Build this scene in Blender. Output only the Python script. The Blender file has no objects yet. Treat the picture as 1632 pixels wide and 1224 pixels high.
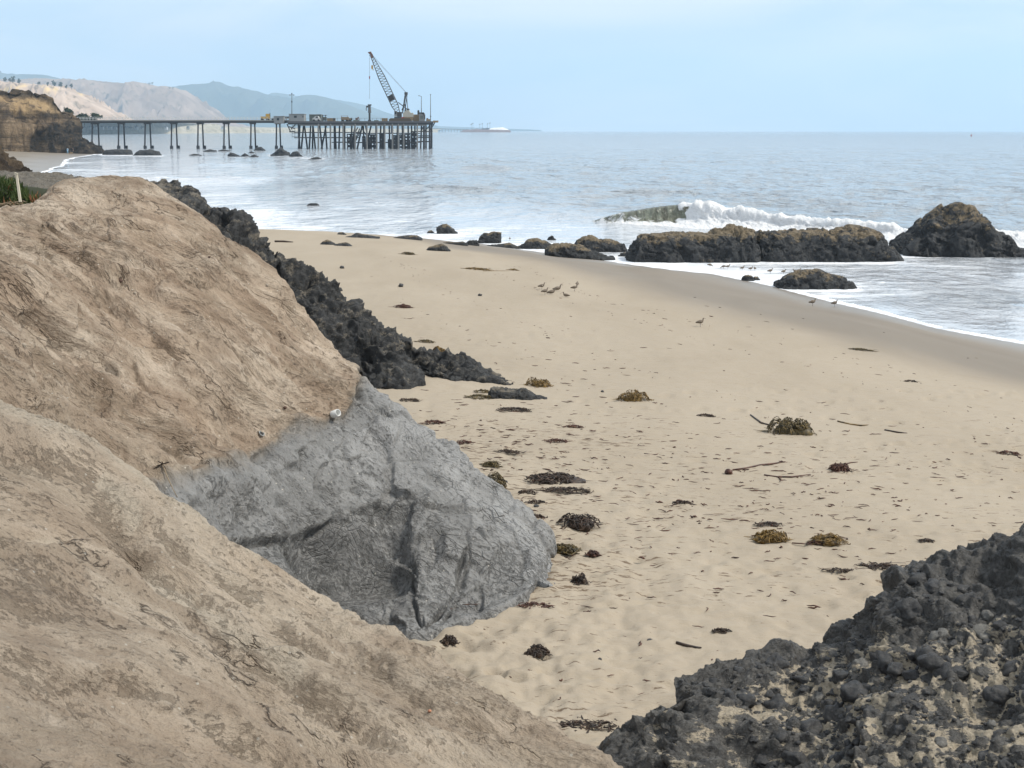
import bpy, math, random
import numpy as np
from mathutils import Vector

S = bpy.context.scene
COL = S.collection
rnd = random.Random(7)
R_ = np.random.RandomState(11)

# ------------------------------------------------------------------ camera, sky, sun, exposure
CAM_H = 7.0
FPX = 2300.0                                   # focal length in photo pixels (photo 1632 wide)
PITCH = math.atan(404.0 / FPX)
cam_d = bpy.data.cameras.new("camera")
cam = bpy.data.objects.new("camera", cam_d)
COL.objects.link(cam)
cam.location = (0, 0, CAM_H)
cam.rotation_euler = (math.pi / 2 - PITCH, 0, 0)
cam_d.sensor_width = 36.0
cam_d.lens = 36.0 * FPX / 1632.0
cam_d.clip_start = 0.1
cam_d.clip_end = 60000
S.camera = cam

SUN_EL, SUN_AZ = math.radians(50), math.radians(98)     # azimuth measured from +Y (view direction) towards +X
w = bpy.data.worlds.new("World"); S.world = w; w.use_nodes = True
wt = w.node_tree
for n in list(wt.nodes): wt.nodes.remove(n)

def nd(nt, typ, ins=None, **props):
    n = nt.nodes.new(typ)
    for k, v in props.items(): setattr(n, k, v)
    for k, v in (ins or {}).items():
        s = n.inputs[k]
        if isinstance(v, bpy.types.NodeSocket): nt.links.new(v, s)
        else: s.default_value = v
    return n

def mathn(nt, op, a, b=0.0, c=0.0, clamp=False):
    return nd(nt, 'ShaderNodeMath', {0: a, 1: b, 2: c}, operation=op, use_clamp=clamp).outputs[0]

def mixc(nt, fac, a, b, mode='MIX'):
    def c4(v): return v if isinstance(v, bpy.types.NodeSocket) else (v[0], v[1], v[2], 1)
    n = nd(nt, 'ShaderNodeMix', {0: fac, 6: c4(a), 7: c4(b)}, data_type='RGBA', blend_type=mode)
    return n.outputs[2]

def ramp(nt, fac, stops):
    n = nd(nt, 'ShaderNodeValToRGB', {0: fac})
    e = n.color_ramp.elements
    while len(e) < len(stops): e.new(0.5)
    for i, (p, c) in enumerate(stops):
        e[i].position = p
        e[i].color = (c, c, c, 1) if not isinstance(c, tuple) else (c[0], c[1], c[2], 1)
    return n.outputs[0]

def noise(nt, vec, scale, detail=5, rough=0.55, dist=0.0):
    return nd(nt, 'ShaderNodeTexNoise', {'Vector': vec, 'Scale': scale, 'Detail': detail, 'Roughness': rough, 'Distortion': dist}).outputs[0]

def mapping(nt, vec, scale=(1, 1, 1), rot=(0, 0, 0), loc=(0, 0, 0)):
    return nd(nt, 'ShaderNodeMapping', {'Vector': vec, 'Location': loc, 'Rotation': rot, 'Scale': scale}).outputs[0]

sky = nd(wt, 'ShaderNodeTexSky', sky_type='NISHITA', sun_disc=False, sun_elevation=SUN_EL, sun_rotation=SUN_AZ,
         altitude=10, air_density=1.0, dust_density=2.0, ozone_density=1.5)
tc = nd(wt, 'ShaderNodeTexCoord').outputs['Generated']
cm = mapping(wt, tc, scale=(1.0, 1.0, 4.5))
n1 = noise(wt, cm, 3.0, 6, 0.55, 0.6)
n2 = noise(wt, mapping(wt, tc, scale=(1, 1, 5.0), loc=(3, 1, 7)), 5.0, 5, 0.5, 0.3)
cl = ramp(wt, n1, [(0.42, 0.0), (0.60, 1.0)])
veil = mixc(wt, cl, (5.5, 6.9, 8.3), (8.6, 8.7, 8.9))                    # thin high cloud, bluer and paler patches
veil = mixc(wt, mathn(wt, 'MULTIPLY', ramp(wt, n2, [(0.42, 0.0), (0.66, 1.0)]), 0.5), veil, (7.6, 8.1, 9.0))
upz = nd(wt, 'ShaderNodeSeparateXYZ', {0: tc}).outputs[2]
veil = mixc(wt, ramp(wt, upz, [(0.10, 0.0), (0.40, 1.0)]), veil, (6.6, 7.0, 7.4))      # whiter cloud overhead
skymix = mixc(wt, 0.88, sky.outputs[0], veil)
bg = nd(wt, 'ShaderNodeBackground', {'Color': skymix, 'Strength': 0.103})
out = nd(wt, 'ShaderNodeOutputWorld', {'Surface': bg.outputs[0]})

sd = bpy.data.lights.new("sun", 'SUN'); sd.energy = 3.0; sd.angle = math.radians(6); sd.color = (1.0, 0.94, 0.84)
sun = bpy.data.objects.new("sun", sd); COL.objects.link(sun)
sdir = Vector((math.sin(SUN_AZ) * math.cos(SUN_EL), math.cos(SUN_AZ) * math.cos(SUN_EL), math.sin(SUN_EL)))
sun.rotation_euler = sdir.to_track_quat('Z', 'Y').to_euler()
S.view_settings.view_transform = 'Standard'; S.view_settings.look = 'None'
S.view_settings.exposure = 0.36; S.view_settings.gamma = 1.0; S.view_settings.use_curve_mapping = False
S.cycles.max_bounces = 6; S.cycles.volume_bounces = 2; S.cycles.transparent_max_bounces = 6

# ------------------------------------------------------------------ photo pixel <-> place
cp, sp = math.cos(PITCH), math.sin(PITCH)
def unp(px, py, Y):
    """the point at forward distance Y seen at pixel px,py of the photo"""
    a = (px - 816.0) / FPX; b = -(py - 612.0) / FPX
    dy = cp + b * sp; dz = -sp + b * cp
    return np.array([a / dy * Y, Y, CAM_H + dz / dy * Y])
def proj(X, Y, Z):
    rz = Z - CAM_H
    d = Y * cp - rz * sp
    return 816 + FPX * X / d, 612 - FPX * (Y * sp + rz * cp) / d

# ------------------------------------------------------------------ noise in numpy
_P = np.random.RandomState(3).permutation(256).astype(np.int32)
_P = np.concatenate([_P, _P, _P])
_G = np.random.RandomState(5).normal(size=(256, 3)); _G /= np.linalg.norm(_G, axis=1)[:, None]
_G = (_G * 1.5).astype(np.float32)
def gn(x, y, z):
    x = np.asarray(x, np.float64); y = np.asarray(y, np.float64) + 0 * x; z = np.asarray(z, np.float64) + 0 * x
    xi = np.floor(x); yi = np.floor(y); zi = np.floor(z)
    fx, fy, fz = (x - xi).astype(np.float32), (y - yi).astype(np.float32), (z - zi).astype(np.float32)
    xi = xi.astype(np.int64) & 255; yi = yi.astype(np.int64) & 255; zi = zi.astype(np.int64) & 255
    u = fx * fx * fx * (fx * (fx * 6 - 15) + 10); v = fy * fy * fy * (fy * (fy * 6 - 15) + 10); ww = fz * fz * fz * (fz * (fz * 6 - 15) + 10)
    def g(a, b, c):
        h = _P[_P[_P[xi + a] + yi + b] + zi + c]
        q = _G[h]
        return q[..., 0] * (fx - a) + q[..., 1] * (fy - b) + q[..., 2] * (fz - c)
    def l(a, b, t): return a + (b - a) * t
    return l(l(l(g(0,0,0), g(1,0,0), u), l(g(0,1,0), g(1,1,0), u), v), l(l(g(0,0,1), g(1,0,1), u), l(g(0,1,1), g(1,1,1), u), v), ww)
def fbm(x, y, z, oct=4, gain=0.5, lac=2.03):
    a, s, t = 1.0, 1.0, 0
    for i in range(oct):
        t = t + a * gn(x * s + 17.3 * i, y * s + 5.1 * i, z * s + 9.7 * i); a *= gain; s *= lac
    return t
def ridged(x, y, z, oct=4, gain=0.5, lac=2.1):
    a, s, t = 1.0, 1.0, 0
    for i in range(oct):
        t = t + a * (1 - 2.2 * np.abs(gn(x * s + 3.3 * i, y * s + 15.1 * i, z * s + 1.7 * i))); a *= gain; s *= lac
    return t
def worley(x, y, z, seed=0):
    """F1, F2 of a jittered cell pattern"""
    xi, yi, zi = np.floor(x).astype(np.int64), np.floor(y).astype(np.int64), np.floor(z).astype(np.int64)
    f1 = np.full(x.shape, 9.0, np.float32); f2 = f1.copy(); idd = np.zeros(x.shape, np.float32)
    for a in (-1, 0, 1):
        for b in (-1, 0, 1):
            for c in (-1, 0, 1):
                cx, cy, cz = xi + a, yi + b, zi + c
                h = _P[_P[_P[(cx + seed) & 255] + (cy & 255)] + (cz & 255)]
                q = _G[h] * 0.33
                d = np.sqrt((cx + .5 + q[..., 0] - x) ** 2 + (cy + .5 + q[..., 1] - y) ** 2 + (cz + .5 + q[..., 2] - z) ** 2).astype(np.float32)
                m = d < f1
                f2 = np.where(m, f1, np.minimum(f2, d)); idd = np.where(m, h / 255.0, idd); f1 = np.where(m, d, f1)
    return f1, f2, idd
def sstep(a, b, x):
    t = np.clip((x - a) / (b - a), 0, 1); return t * t * (3 - 2 * t)
def dpoly(px, py, poly):
    """distance to a polyline, and which side"""
    best = np.full(np.shape(px), 1e9); side = np.zeros(np.shape(px))
    for (ax, ay), (bx, by) in zip(poly[:-1], poly[1:]):
        ex, ey = bx - ax, by - ay; L = ex * ex + ey * ey
        t = np.clip(((px - ax) * ex + (py - ay) * ey) / L, 0, 1)
        dx, dy = px - ax - t * ex, py - ay - t * ey
        d = np.sqrt(dx * dx + dy * dy); m = d < best
        side = np.where(m, np.sign(ex * dy - ey * dx), side); best = np.where(m, d, best)
    return best, side
def inpoly(px, py, poly):
    r = np.zeros(np.shape(px), bool); n = len(poly)
    for i in range(n):
        x1, y1 = poly[i]; x2, y2 = poly[(i + 1) % n]
        if y1 == y2: continue
        c = ((y1 > py) != (y2 > py)) & (px < (x2 - x1) * (py - y1) / (y2 - y1) + x1)
        r ^= c
    return r
def soft(px, py, poly, wd):
    d, _ = dpoly(px, py, list(poly) + [poly[0]])
    sd_ = np.where(inpoly(px, py, poly), d, -d)
    return sstep(-wd, wd, sd_)

# ------------------------------------------------------------------ mesh makers
def tag(o, label=None, cat=None, group=None, kind=None):
    if label: o['label'] = label
    if cat: o['category'] = cat
    if group: o['group'] = group
    if kind: o['kind'] = kind
    return o
def link(name, me, mats=(), parent=None):
    o = bpy.data.objects.new(name, me); COL.objects.link(o)
    if me is not None:
        for m in (mats if isinstance(mats, (list, tuple)) else [mats]): me.materials.append(m)
    if parent is not None: o.parent = parent
    return o
def empty(name, loc=(0, 0, 0)):
    o = bpy.data.objects.new(name, None); COL.objects.link(o); o.location = loc; o.empty_display_size = 0.1
    return o
def grid_mesh(name, P, attrs=None, wrap=False):
    nu, nv = P.shape[:2]
    idx = np.arange(nu * nv).reshape(nu, nv)
    if wrap: idx = np.concatenate([idx, idx[:, :1]], 1)
    q = np.stack([idx[:-1, :-1], idx[1:, :-1], idx[1:, 1:], idx[:-1, 1:]], -1).reshape(-1, 4)
    me = bpy.data.meshes.new(name)
    me.vertices.add(nu * nv); me.vertices.foreach_set('co', P.reshape(-1).astype(np.float32))
    me.loops.add(q.size); me.loops.foreach_set('vertex_index', q.reshape(-1).astype(np.int32))
    me.polygons.add(len(q)); me.polygons.foreach_set('loop_start', np.arange(0, q.size, 4, dtype=np.int32))
    me.polygons.foreach_set('use_smooth', np.ones(len(q), bool))
    for k, a in (attrs or {}).items():
        at = me.attributes.new(k, 'FLOAT', 'POINT'); at.data.foreach_set('value', np.ascontiguousarray(a, np.float32).reshape(-1))
    me.update(calc_edges=True)
    return me
def crom(C, t):
    """Catmull-Rom along axis 0"""
    n = len(C); i = np.clip(np.floor(t).astype(int), 0, n - 2); f = (t - i).reshape((-1,) + (1,) * (C.ndim - 1))
    p1, p2 = C[i], C[i + 1]
    p0 = np.where((i > 0).reshape(f.shape), C[np.maximum(i - 1, 0)], 2 * p1 - p2)
    p3 = np.where((i < n - 2).reshape(f.shape), C[np.minimum(i + 2, n - 1)], 2 * p2 - p1)
    return 0.5 * ((2 * p1) + (-p0 + p2) * f + (2 * p0 - 5 * p1 + 4 * p2 - p3) * f ** 2 + (-p0 + 3 * p1 - 3 * p2 + p3) * f ** 3)
def even_t(C, n, power=1.0):
    """sample positions spread by the mean length of each span"""
    d = np.linalg.norm(np.diff(C, axis=0), axis=-1)
    while d.ndim > 1: d = d.mean(1)
    d = np.maximum(d, 1e-6) ** power
    s = np.concatenate([[0], np.cumsum(d)]); s /= s[-1]
    return np.interp(np.linspace(0, 1, n), s, np.arange(len(C)))
def loft(C, nu, nv):
    C = np.asarray(C, float)
    P = crom(C, even_t(C, nu))
    P = np.swapaxes(P, 0, 1)
    P = crom(P, even_t(P, nv))
    return np.swapaxes(P, 0, 1)
def normals(P):
    du = np.gradient(P, axis=0); dv = np.gradient(P, axis=1)
    n = np.cross(du, dv); n /= (np.linalg.norm(n, axis=-1, keepdims=True) + 1e-12)
    return n

class MB:
    """collects boxes, beams, tubes into one mesh"""
    def __init__(s): s.v = []; s.f = []; s.m = []; s.cur = 0
    def add(s, vs, fs):
        o = len(s.v); s.v += [tuple(map(float, p)) for p in vs]; s.f += [tuple(i + o for i in q) for q in fs]; s.m += [s.cur] * len(fs); return s
    def box(s, x0, x1, y0, y1, z0, z1):
        return s.add([(x0,y0,z0),(x1,y0,z0),(x1,y1,z0),(x0,y1,z0),(x0,y0,z1),(x1,y0,z1),(x1,y1,z1),(x0,y1,z1)],
                     [(3,2,1,0),(4,5,6,7),(0,1,5,4),(1,2,6,5),(2,3,7,6),(3,0,4,7)])
    def beam(s, p, q, w, w2=None, sides=4):
        p, q = Vector(p), Vector(q); d = (q - p).normalized()
        a = d.cross(Vector((0, 1, 0.03)));  a = a.normalized() if a.length > 1e-3 else Vector((1, 0, 0)); b = d.cross(a)
        w2 = w if w2 is None else w2; vs = []
        for c, r in ((p, w / 2), (q, w2 / 2)):
            r *= math.sqrt(2) if sides == 4 else 1
            for k in range(sides):
                t = 2 * math.pi * (k + .5) / sides; vs.append(c + a * r * math.cos(t) + b * r * math.sin(t))
        fs = [(k, (k + 1) % sides, sides + (k + 1) % sides, sides + k) for k in range(sides)]
        fs += [tuple(range(sides - 1, -1, -1)), tuple(range(sides, 2 * sides))]
        return s.add(vs, fs)
    def tube(s, pts, rad, sides=5, flat=1.0):
        pts = [Vector(p) for p in pts]; n = len(pts); vs = []
        for i, p in enumerate(pts):
            d = (pts[min(i + 1, n - 1)] - pts[max(i - 1, 0)])
            d = d.normalized() if d.length > 1e-9 else Vector((0, 1, 0))
            up = Vector((0, 0, 1)) if abs(d.z) < 0.95 else Vector((1, 0, 0))
            a = d.cross(up).normalized(); b = a.cross(d)
            r = rad[i] if hasattr(rad, '__len__') else rad
            for k in range(sides):
                t = 2 * math.pi * k / sides; vs.append(p + a * r * math.cos(t) + b * r * flat * math.sin(t))
        fs = []
        for i in range(n - 1):
            for k in range(sides):
                k2 = (k + 1) % sides; fs.append((i*sides+k, i*sides+k2, (i+1)*sides+k2, (i+1)*sides+k))
        fs += [tuple(range(sides - 1, -1, -1)), tuple((n-1)*sides + k for k in range(sides))]
        return s.add(vs, fs)
    def prism(s, poly, y0, y1):
        """x,z outline pushed along y"""
        n = len(poly); vs = [(x, y0, z) for x, z in poly] + [(x, y1, z) for x, z in poly]
        return s.add(vs, [tuple(range(n)), tuple(range(2*n-1, n-1, -1))] + [(i, i + n, (i+1) % n + n, (i+1) % n) for i in range(n)])
    def build(s, name, mats, parent=None, smooth=False, loc=None):
        me = bpy.data.meshes.new(name); vs = s.v
        if loc is not None: vs = [(a-loc[0], b-loc[1], c-loc[2]) for a, b, c in vs]
        me.from_pydata(vs, [], s.f)
        if smooth: me.polygons.foreach_set('use_smooth', [True] * len(me.polygons))
        me.polygons.foreach_set('material_index', s.m)
        me.update(); o = link(name, me, mats, parent)
        if loc is not None: o.location = loc
        return o

def ico(sub=2):
    import bmesh
    bm = bmesh.new(); bmesh.ops.create_icosphere(bm, subdivisions=sub, radius=1.0)
    v = np.array([x.co[:] for x in bm.verts]); f = [tuple(a.index for a in q.verts) for q in bm.faces]; bm.free()
    return v, f
ICO1, ICO2, ICO3 = ico(1), ico(2), ico(3)

# ------------------------------------------------------------------ materials
def new_mat(name):
    m = bpy.data.materials.new(name); m.use_nodes = True; nt = m.node_tree
    b = nt.nodes['Principled BSDF']
    return m, nt, b
def setb(nt, b, **k):
    names = {'col': 'Base Color', 'rough': 'Roughness', 'metal': 'Metallic', 'spec': 'Specular IOR Level', 'normal': 'Normal', 'ior': 'IOR'}
    for a, v in k.items():
        s = b.inputs[names[a]]
        if isinstance(v, bpy.types.NodeSocket): nt.links.new(v, s)
        elif a == 'col': s.default_value = (v[0], v[1], v[2], 1)
        else: s.default_value = v
def attr(nt, name): return nd(nt, 'ShaderNodeAttribute', attribute_name=name).outputs['Fac']
def geo_pos(nt): return nd(nt, 'ShaderNodeNewGeometry').outputs['Position']
def obj_pos(nt): return nd(nt, 'ShaderNodeTexCoord').outputs['Object']
def bump(nt, h, strength=0.5, dist=0.02, normal=None):
    i = {'Height': h, 'Strength': strength, 'Distance': dist}
    if normal is not None: i['Normal'] = normal
    return nd(nt, 'ShaderNodeBump', i).outputs[0]
def plain(name, col, rough=0.7, metal=0.0, vary=0.25, scale=3.0, spec=0.4):
    m, nt, b = new_mat(name)
    p = obj_pos(nt)
    n = noise(nt, p, scale, 5, 0.6)
    c2 = mixc(nt, n, tuple(x * (1 - vary) for x in col), tuple(min(1, x * (1 + vary)) for x in col))
    setb(nt, b, col=c2, rough=rough, metal=metal, spec=spec)
    return m
# ------------------------------------------------------------------ beach shape
SHORE = [(34, -30), (30, 8), (26, 22), (21.5, 35), (17.0, 47.8), (15.3, 51.6), (14.2, 56), (12.9, 61), (10.3, 71), (6.1, 76.7), (2.5, 84),
         (-2.2, 91), (-8.8, 94), (-16.5, 96), (-45, 160), (-75.6, 230), (-92, 298), (-110, 360), (-120, 413), (-127, 447), (-150, 520), (-230, 640)]
LAND = SHORE + [(-3000, 640), (-3000, -400), (40, -400)]
def shore_s(X, Y):
    d, _ = dpoly(X, Y, SHORE)
    s = np.where(inpoly(X, Y, LAND), d, -d)
    return s + 0.8 * gn(X * .11, Y * .05, 3.3) + 0.5 * gn(X * .4, Y * .13, 1.3)
def bz(X, Y, s=None):
    X = np.asarray(X, float); Y = np.asarray(Y, float)
    if s is None: s = shore_s(X, Y)
    far = sstep(110, 240, Y)
    sc = 11 * (1 - far) + 22 * far
    up = 2.12 * (1 - np.exp(-(np.maximum(s, 0) / sc) ** 1.3))
    return np.where(s > 0, up, np.maximum(s * 0.05, -1.5)) + 0.05 * fbm(X * .16, Y * .1, 0.7, 2) * sstep(0, 10, s)
def on_sand(px, py, floor=0.0):
    """where the view line of a photo pixel meets the sand (or the water at height 0)"""
    Ys = 1 / np.linspace(1 / 7.0, 1 / 640.0, 1500)
    a = (px - 816.0) / FPX; b = -(py - 612.0) / FPX; dy = cp + b * sp; dz = -sp + b * cp
    X = a / dy * Ys; Z = CAM_H + dz / dy * Ys
    g = np.maximum(bz(X, Ys), floor); k = np.argmax(Z < g)
    if k == 0: return unp(px, py, Ys[-1])
    t = (Z[k-1] - g[k-1]) / ((Z[k-1] - g[k-1]) - (Z[k] - g[k])); Y = Ys[k-1] + t * (Ys[k] - Ys[k-1])
    return unp(px, py, Y)

# ------------------------------------------------------------------ setting materials
def mat_sand():
    m, nt, b = new_mat('sand'); p = geo_pos(nt)
    wet = attr(nt, 'wet'); gloss = attr(nt, 'gloss'); dist = attr(nt, 'litter')
    big = noise(nt, mapping(nt, p, scale=(.35, .12, 1)), 1.0, 4, .55, .5)
    fine = noise(nt, p, 60, 3, .7)
    mid = noise(nt, mapping(nt, p, scale=(2.2, 5.5, 2)), 1.0, 5, .6, .6)
    dry = mixc(nt, ramp(nt, big, [(0.3, 0.0), (0.7, 1.0)]), (.325, .275, .212), (.385, .33, .26))
    dry = mixc(nt, mathn(nt, 'MULTIPLY', ramp(nt, mid, [(0.35, 1.0), (0.56, 0.0)]), .22), dry, (.33, .27, .185))
    dry = mixc(nt, mathn(nt, 'MULTIPLY', ramp(nt, fine, [(0.3, 1.0), (0.5, 0.0)]), .35), dry, (.30, .25, .18))
    wc = mixc(nt, ramp(nt, big, [(0.3, 0.0), (0.7, 1.0)]), (.195, .165, .13), (.228, .196, .157))
    c = mixc(nt, wet, dry, wc)
    # drifted specks of weed, thin strokes lying roughly along the shore
    st = noise(nt, mapping(nt, p, scale=(5, 17, 5), rot=(0, 0, .25)), 1.0, 5, .62, .25)
    reg = noise(nt, mapping(nt, p, scale=(.5, .8, 1)), 1.0, 3, .5)
    thr = mathn(nt, 'ADD', mathn(nt, 'MULTIPLY', dist, .115), mathn(nt, 'MULTIPLY', mathn(nt, 'SUBTRACT', reg, .5), .25))
    spk = ramp(nt, mathn(nt, 'ADD', mathn(nt, 'SUBTRACT', st, .60), thr), [(0.11, 0.0), (0.155, 1.0)])
    c = mixc(nt, mathn(nt, 'MULTIPLY', spk, .8), c, (.10, .065, .04))
    rg = mathn(nt, 'SUBTRACT', mathn(nt, 'SUBTRACT', .95, mathn(nt, 'MULTIPLY', wet, .3)), mathn(nt, 'MULTIPLY', gloss, .30))
    bh = mathn(nt, 'ADD', mathn(nt, 'MULTIPLY', mid, .8), mathn(nt, 'MULTIPLY', fine, .12))
    bs = mathn(nt, 'MULTIPLY', mathn(nt, 'SUBTRACT', 1.0, mathn(nt, 'MULTIPLY', gloss, .97)), mathn(nt, 'SUBTRACT', .85, mathn(nt, 'MULTIPLY', wet, .75)))
    setb(nt, b, col=c, rough=rg, spec=mathn(nt, 'ADD', .15, mathn(nt, 'MULTIPLY', gloss, .85)), normal=bump(nt, bh, bs, .05))
    return m

def mat_bluff():
    """soft tan sandstone with grey mudstone where the attribute grey is set, cracks, crust and pale streaks"""
    m, nt, b = new_mat('bluff_stone'); p = geo_pos(nt)
    grey = attr(nt, 'grey'); crust_shade = attr(nt, 'crust_shade'); pale = attr(nt, 'pale'); crk = attr(nt, 'crack')
    rp = mapping(nt, p, rot=(0, math.radians(-36), 0))
    warp = nd(nt, 'ShaderNodeTexNoise', {'Vector': p, 'Scale': 1.1, 'Detail': 0.5}).outputs[1]
    wv = nd(nt, 'ShaderNodeVectorMath', {0: warp, 1: (.5, .5, .5)}, operation='SUBTRACT').outputs[0]
    wv = nd(nt, 'ShaderNodeVectorMath', {0: wv, 'Scale': .55}, operation='SCALE').outputs[0]
    q = nd(nt, 'ShaderNodeVectorMath', {0: rp, 1: wv}, operation='ADD').outputs[0]
    big = noise(nt, q, .8, 4, .5)
    streak = noise(nt, mapping(nt, q, scale=(.8, 2.6, 5.0)), 1.5, 9, .62, 0)
    grain = noise(nt, p, 55, 4, .72)
    blot = noise(nt, mapping(nt, q, scale=(1.1, 2.0, 2.2)), 2.6, 10, .70, 0)
    speck = noise(nt, mapping(nt, q, scale=(1, 1.5, 2.0)), 16, 8, .74)
    t = mixc(nt, ramp(nt, big, [(.35, 0.), (.65, 1.)]), (.43, .332, .245), (.53, .44, .345))
    pt = noise(nt, mapping(nt, q, scale=(1, 1.5, 2.0), loc=(5, 2, 9)), .75, 7, .62)
    t = mixc(nt, ramp(nt, pt, [(.50, 0.), (.62, .75)]), t, (.275, .215, .155))
    t = mixc(nt, ramp(nt, pt, [(.30, .8), (.43, 0.)]), t, (.58, .485, .385))
    t = mixc(nt, mathn(nt, 'MULTIPLY', ramp(nt, streak, [(.38, 1.), (.56, 0.)]), .8), t, (.285, .21, .15))
    t = mixc(nt, mathn(nt, 'MULTIPLY', ramp(nt, streak, [(.56, 0.), (.72, 1.)]), .6), t, (.66, .55, .44))
    t = mixc(nt, mathn(nt, 'MULTIPLY', pale, .7), t, (.53, .455, .36))
    g = mixc(nt, ramp(nt, streak, [(.35, 0.), (.65, 1.)]), (.195, .195, .19), (.30, .298, .29))
    g = mixc(nt, ramp(nt, blot, [(.56, 0.), (.74, .7)]), g, (.37, .365, .355))
    g = mixc(nt, mathn(nt, 'MULTIPLY', pale, .8), g, (.42, .42, .415))
    gm = ramp(nt, mathn(nt, 'ADD', grey, mathn(nt, 'MULTIPLY', mathn(nt, 'SUBTRACT', blot, .5), .9)), [(.22, 0.), (.52, .6), (.85, 1.)])
    t = mixc(nt, mathn(nt, 'MULTIPLY', ramp(nt, grey, [(.05, 0.), (.5, 1.)]), .7), t, (.20, .175, .135))
    c = mixc(nt, gm, t, g)
    # dark crust: rough dirt in broken places, and shade painted in the hollow
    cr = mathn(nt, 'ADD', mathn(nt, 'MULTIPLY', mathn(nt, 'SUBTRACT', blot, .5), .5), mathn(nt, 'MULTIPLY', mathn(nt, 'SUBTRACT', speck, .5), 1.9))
    cr = ramp(nt, mathn(nt, 'ADD', cr, mathn(nt, 'MULTIPLY', crust_shade, .34)), [(.165, 0.), (.225, 1.)])
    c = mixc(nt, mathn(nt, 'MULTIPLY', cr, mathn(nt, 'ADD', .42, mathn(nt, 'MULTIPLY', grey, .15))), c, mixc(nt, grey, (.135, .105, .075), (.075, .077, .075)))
    # crack net
    v1 = nd(nt, 'ShaderNodeTexVoronoi', {'Vector': mapping(nt, q, scale=(1.0, 1.6, 1.9)), 'Scale': 2.3}, feature='DISTANCE_TO_EDGE').outputs['Distance']
    v2 = nd(nt, 'ShaderNodeTexVoronoi', {'Vector': mapping(nt, q, scale=(1.0, 1.3, 1.3)), 'Scale': 5.5}, feature='DISTANCE_TO_EDGE').outputs['Distance']
    e1 = ramp(nt, v1, [(0.0, 1.), (.032, 0.)]); e2 = ramp(nt, v2, [(0.0, 1.), (.05, 0.)])
    gate = ramp(nt, noise(nt, p, 1.7, 3, .5), [(.50, 0.), (.60, 1.)])
    ek = mathn(nt, 'MAXIMUM', mathn(nt, 'MULTIPLY', e1, gate), mathn(nt, 'MULTIPLY', mathn(nt, 'MULTIPLY', e2, mathn(nt, 'ADD', mathn(nt, 'MULTIPLY', grey, .8), .12)), gate))
    ek = mathn(nt, 'MULTIPLY', ek, crk)
    # open fissures wandering down the dip of the rock
    def fiss(sc, seed, wd, g0):
        n0 = noise(nt, mapping(nt, q, scale=(.42, 1.2, 1.5), loc=(seed, 0, seed)), sc, 6, .58)
        l0 = ramp(nt, mathn(nt, 'ABSOLUTE', mathn(nt, 'SUBTRACT', n0, .5)), [(0.0, 1.), (wd, 0.)])
        return mathn(nt, 'MULTIPLY', l0, ramp(nt, noise(nt, mapping(nt, p, loc=(0, seed, 0)), 1.5, 4, .6), [(g0, 0.), (g0 + .06, 1.)]))
    fs = mathn(nt, 'MAXIMUM', fiss(1.1, 3.0, .009, .50), fiss(2.6, 11.0, .011, .56))
    ek = mathn(nt, 'MAXIMUM', mathn(nt, 'MULTIPLY', ek, .62), mathn(nt, 'MULTIPLY', fs, mathn(nt, 'SUBTRACT', .85, mathn(nt, 'MULTIPLY', grey, .5))))
    c = mixc(nt, mathn(nt, 'MULTIPLY', ek, mathn(nt, 'SUBTRACT', .72, mathn(nt, 'MULTIPLY', grey, .22))), c, mixc(nt, grey, (.12, .085, .06), (.055, .056, .058)))
    ws = nd(nt, 'ShaderNodeTexVoronoi', {'Vector': p, 'Scale': 9.0, 'Randomness': 1.0}, feature='F1').outputs['Distance']
    c = mixc(nt, ramp(nt, ws, [(.05, .8), (.09, 0.)]), c, (.62, .58, .5))
    c = mixc(nt, mathn(nt, 'MULTIPLY', ramp(nt, grain, [(.32, 1.), (.5, 0.)]), .35), c, (.14, .11, .085))
    blk = noise(nt, p, 3.2, 6, .6)
    h0 = nd(nt, 'ShaderNodeMix', {0: grey, 2: mathn(nt, 'MULTIPLY', streak, 1.1), 3: mathn(nt, 'MULTIPLY', blk, .9)}, data_type='FLOAT').outputs[0]
    h = mathn(nt, 'ADD', h0, mathn(nt, 'MULTIPLY', blot, mathn(nt, 'SUBTRACT', .9, mathn(nt, 'MULTIPLY', grey, .45))))
    h = mathn(nt, 'ADD', h, mathn(nt, 'MULTIPLY', speck, .30))
    h = mathn(nt, 'ADD', h, mathn(nt, 'MULTIPLY', grain, .07))
    h = mathn(nt, 'SUBTRACT', h, mathn(nt, 'MULTIPLY', ek, .5))
    h = mathn(nt, 'SUBTRACT', h, mathn(nt, 'MULTIPLY', cr, .12))
    setb(nt, b, col=c, rough=.95, spec=.15, normal=bump(nt, h, 1.0, .11))
    return m

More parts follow.
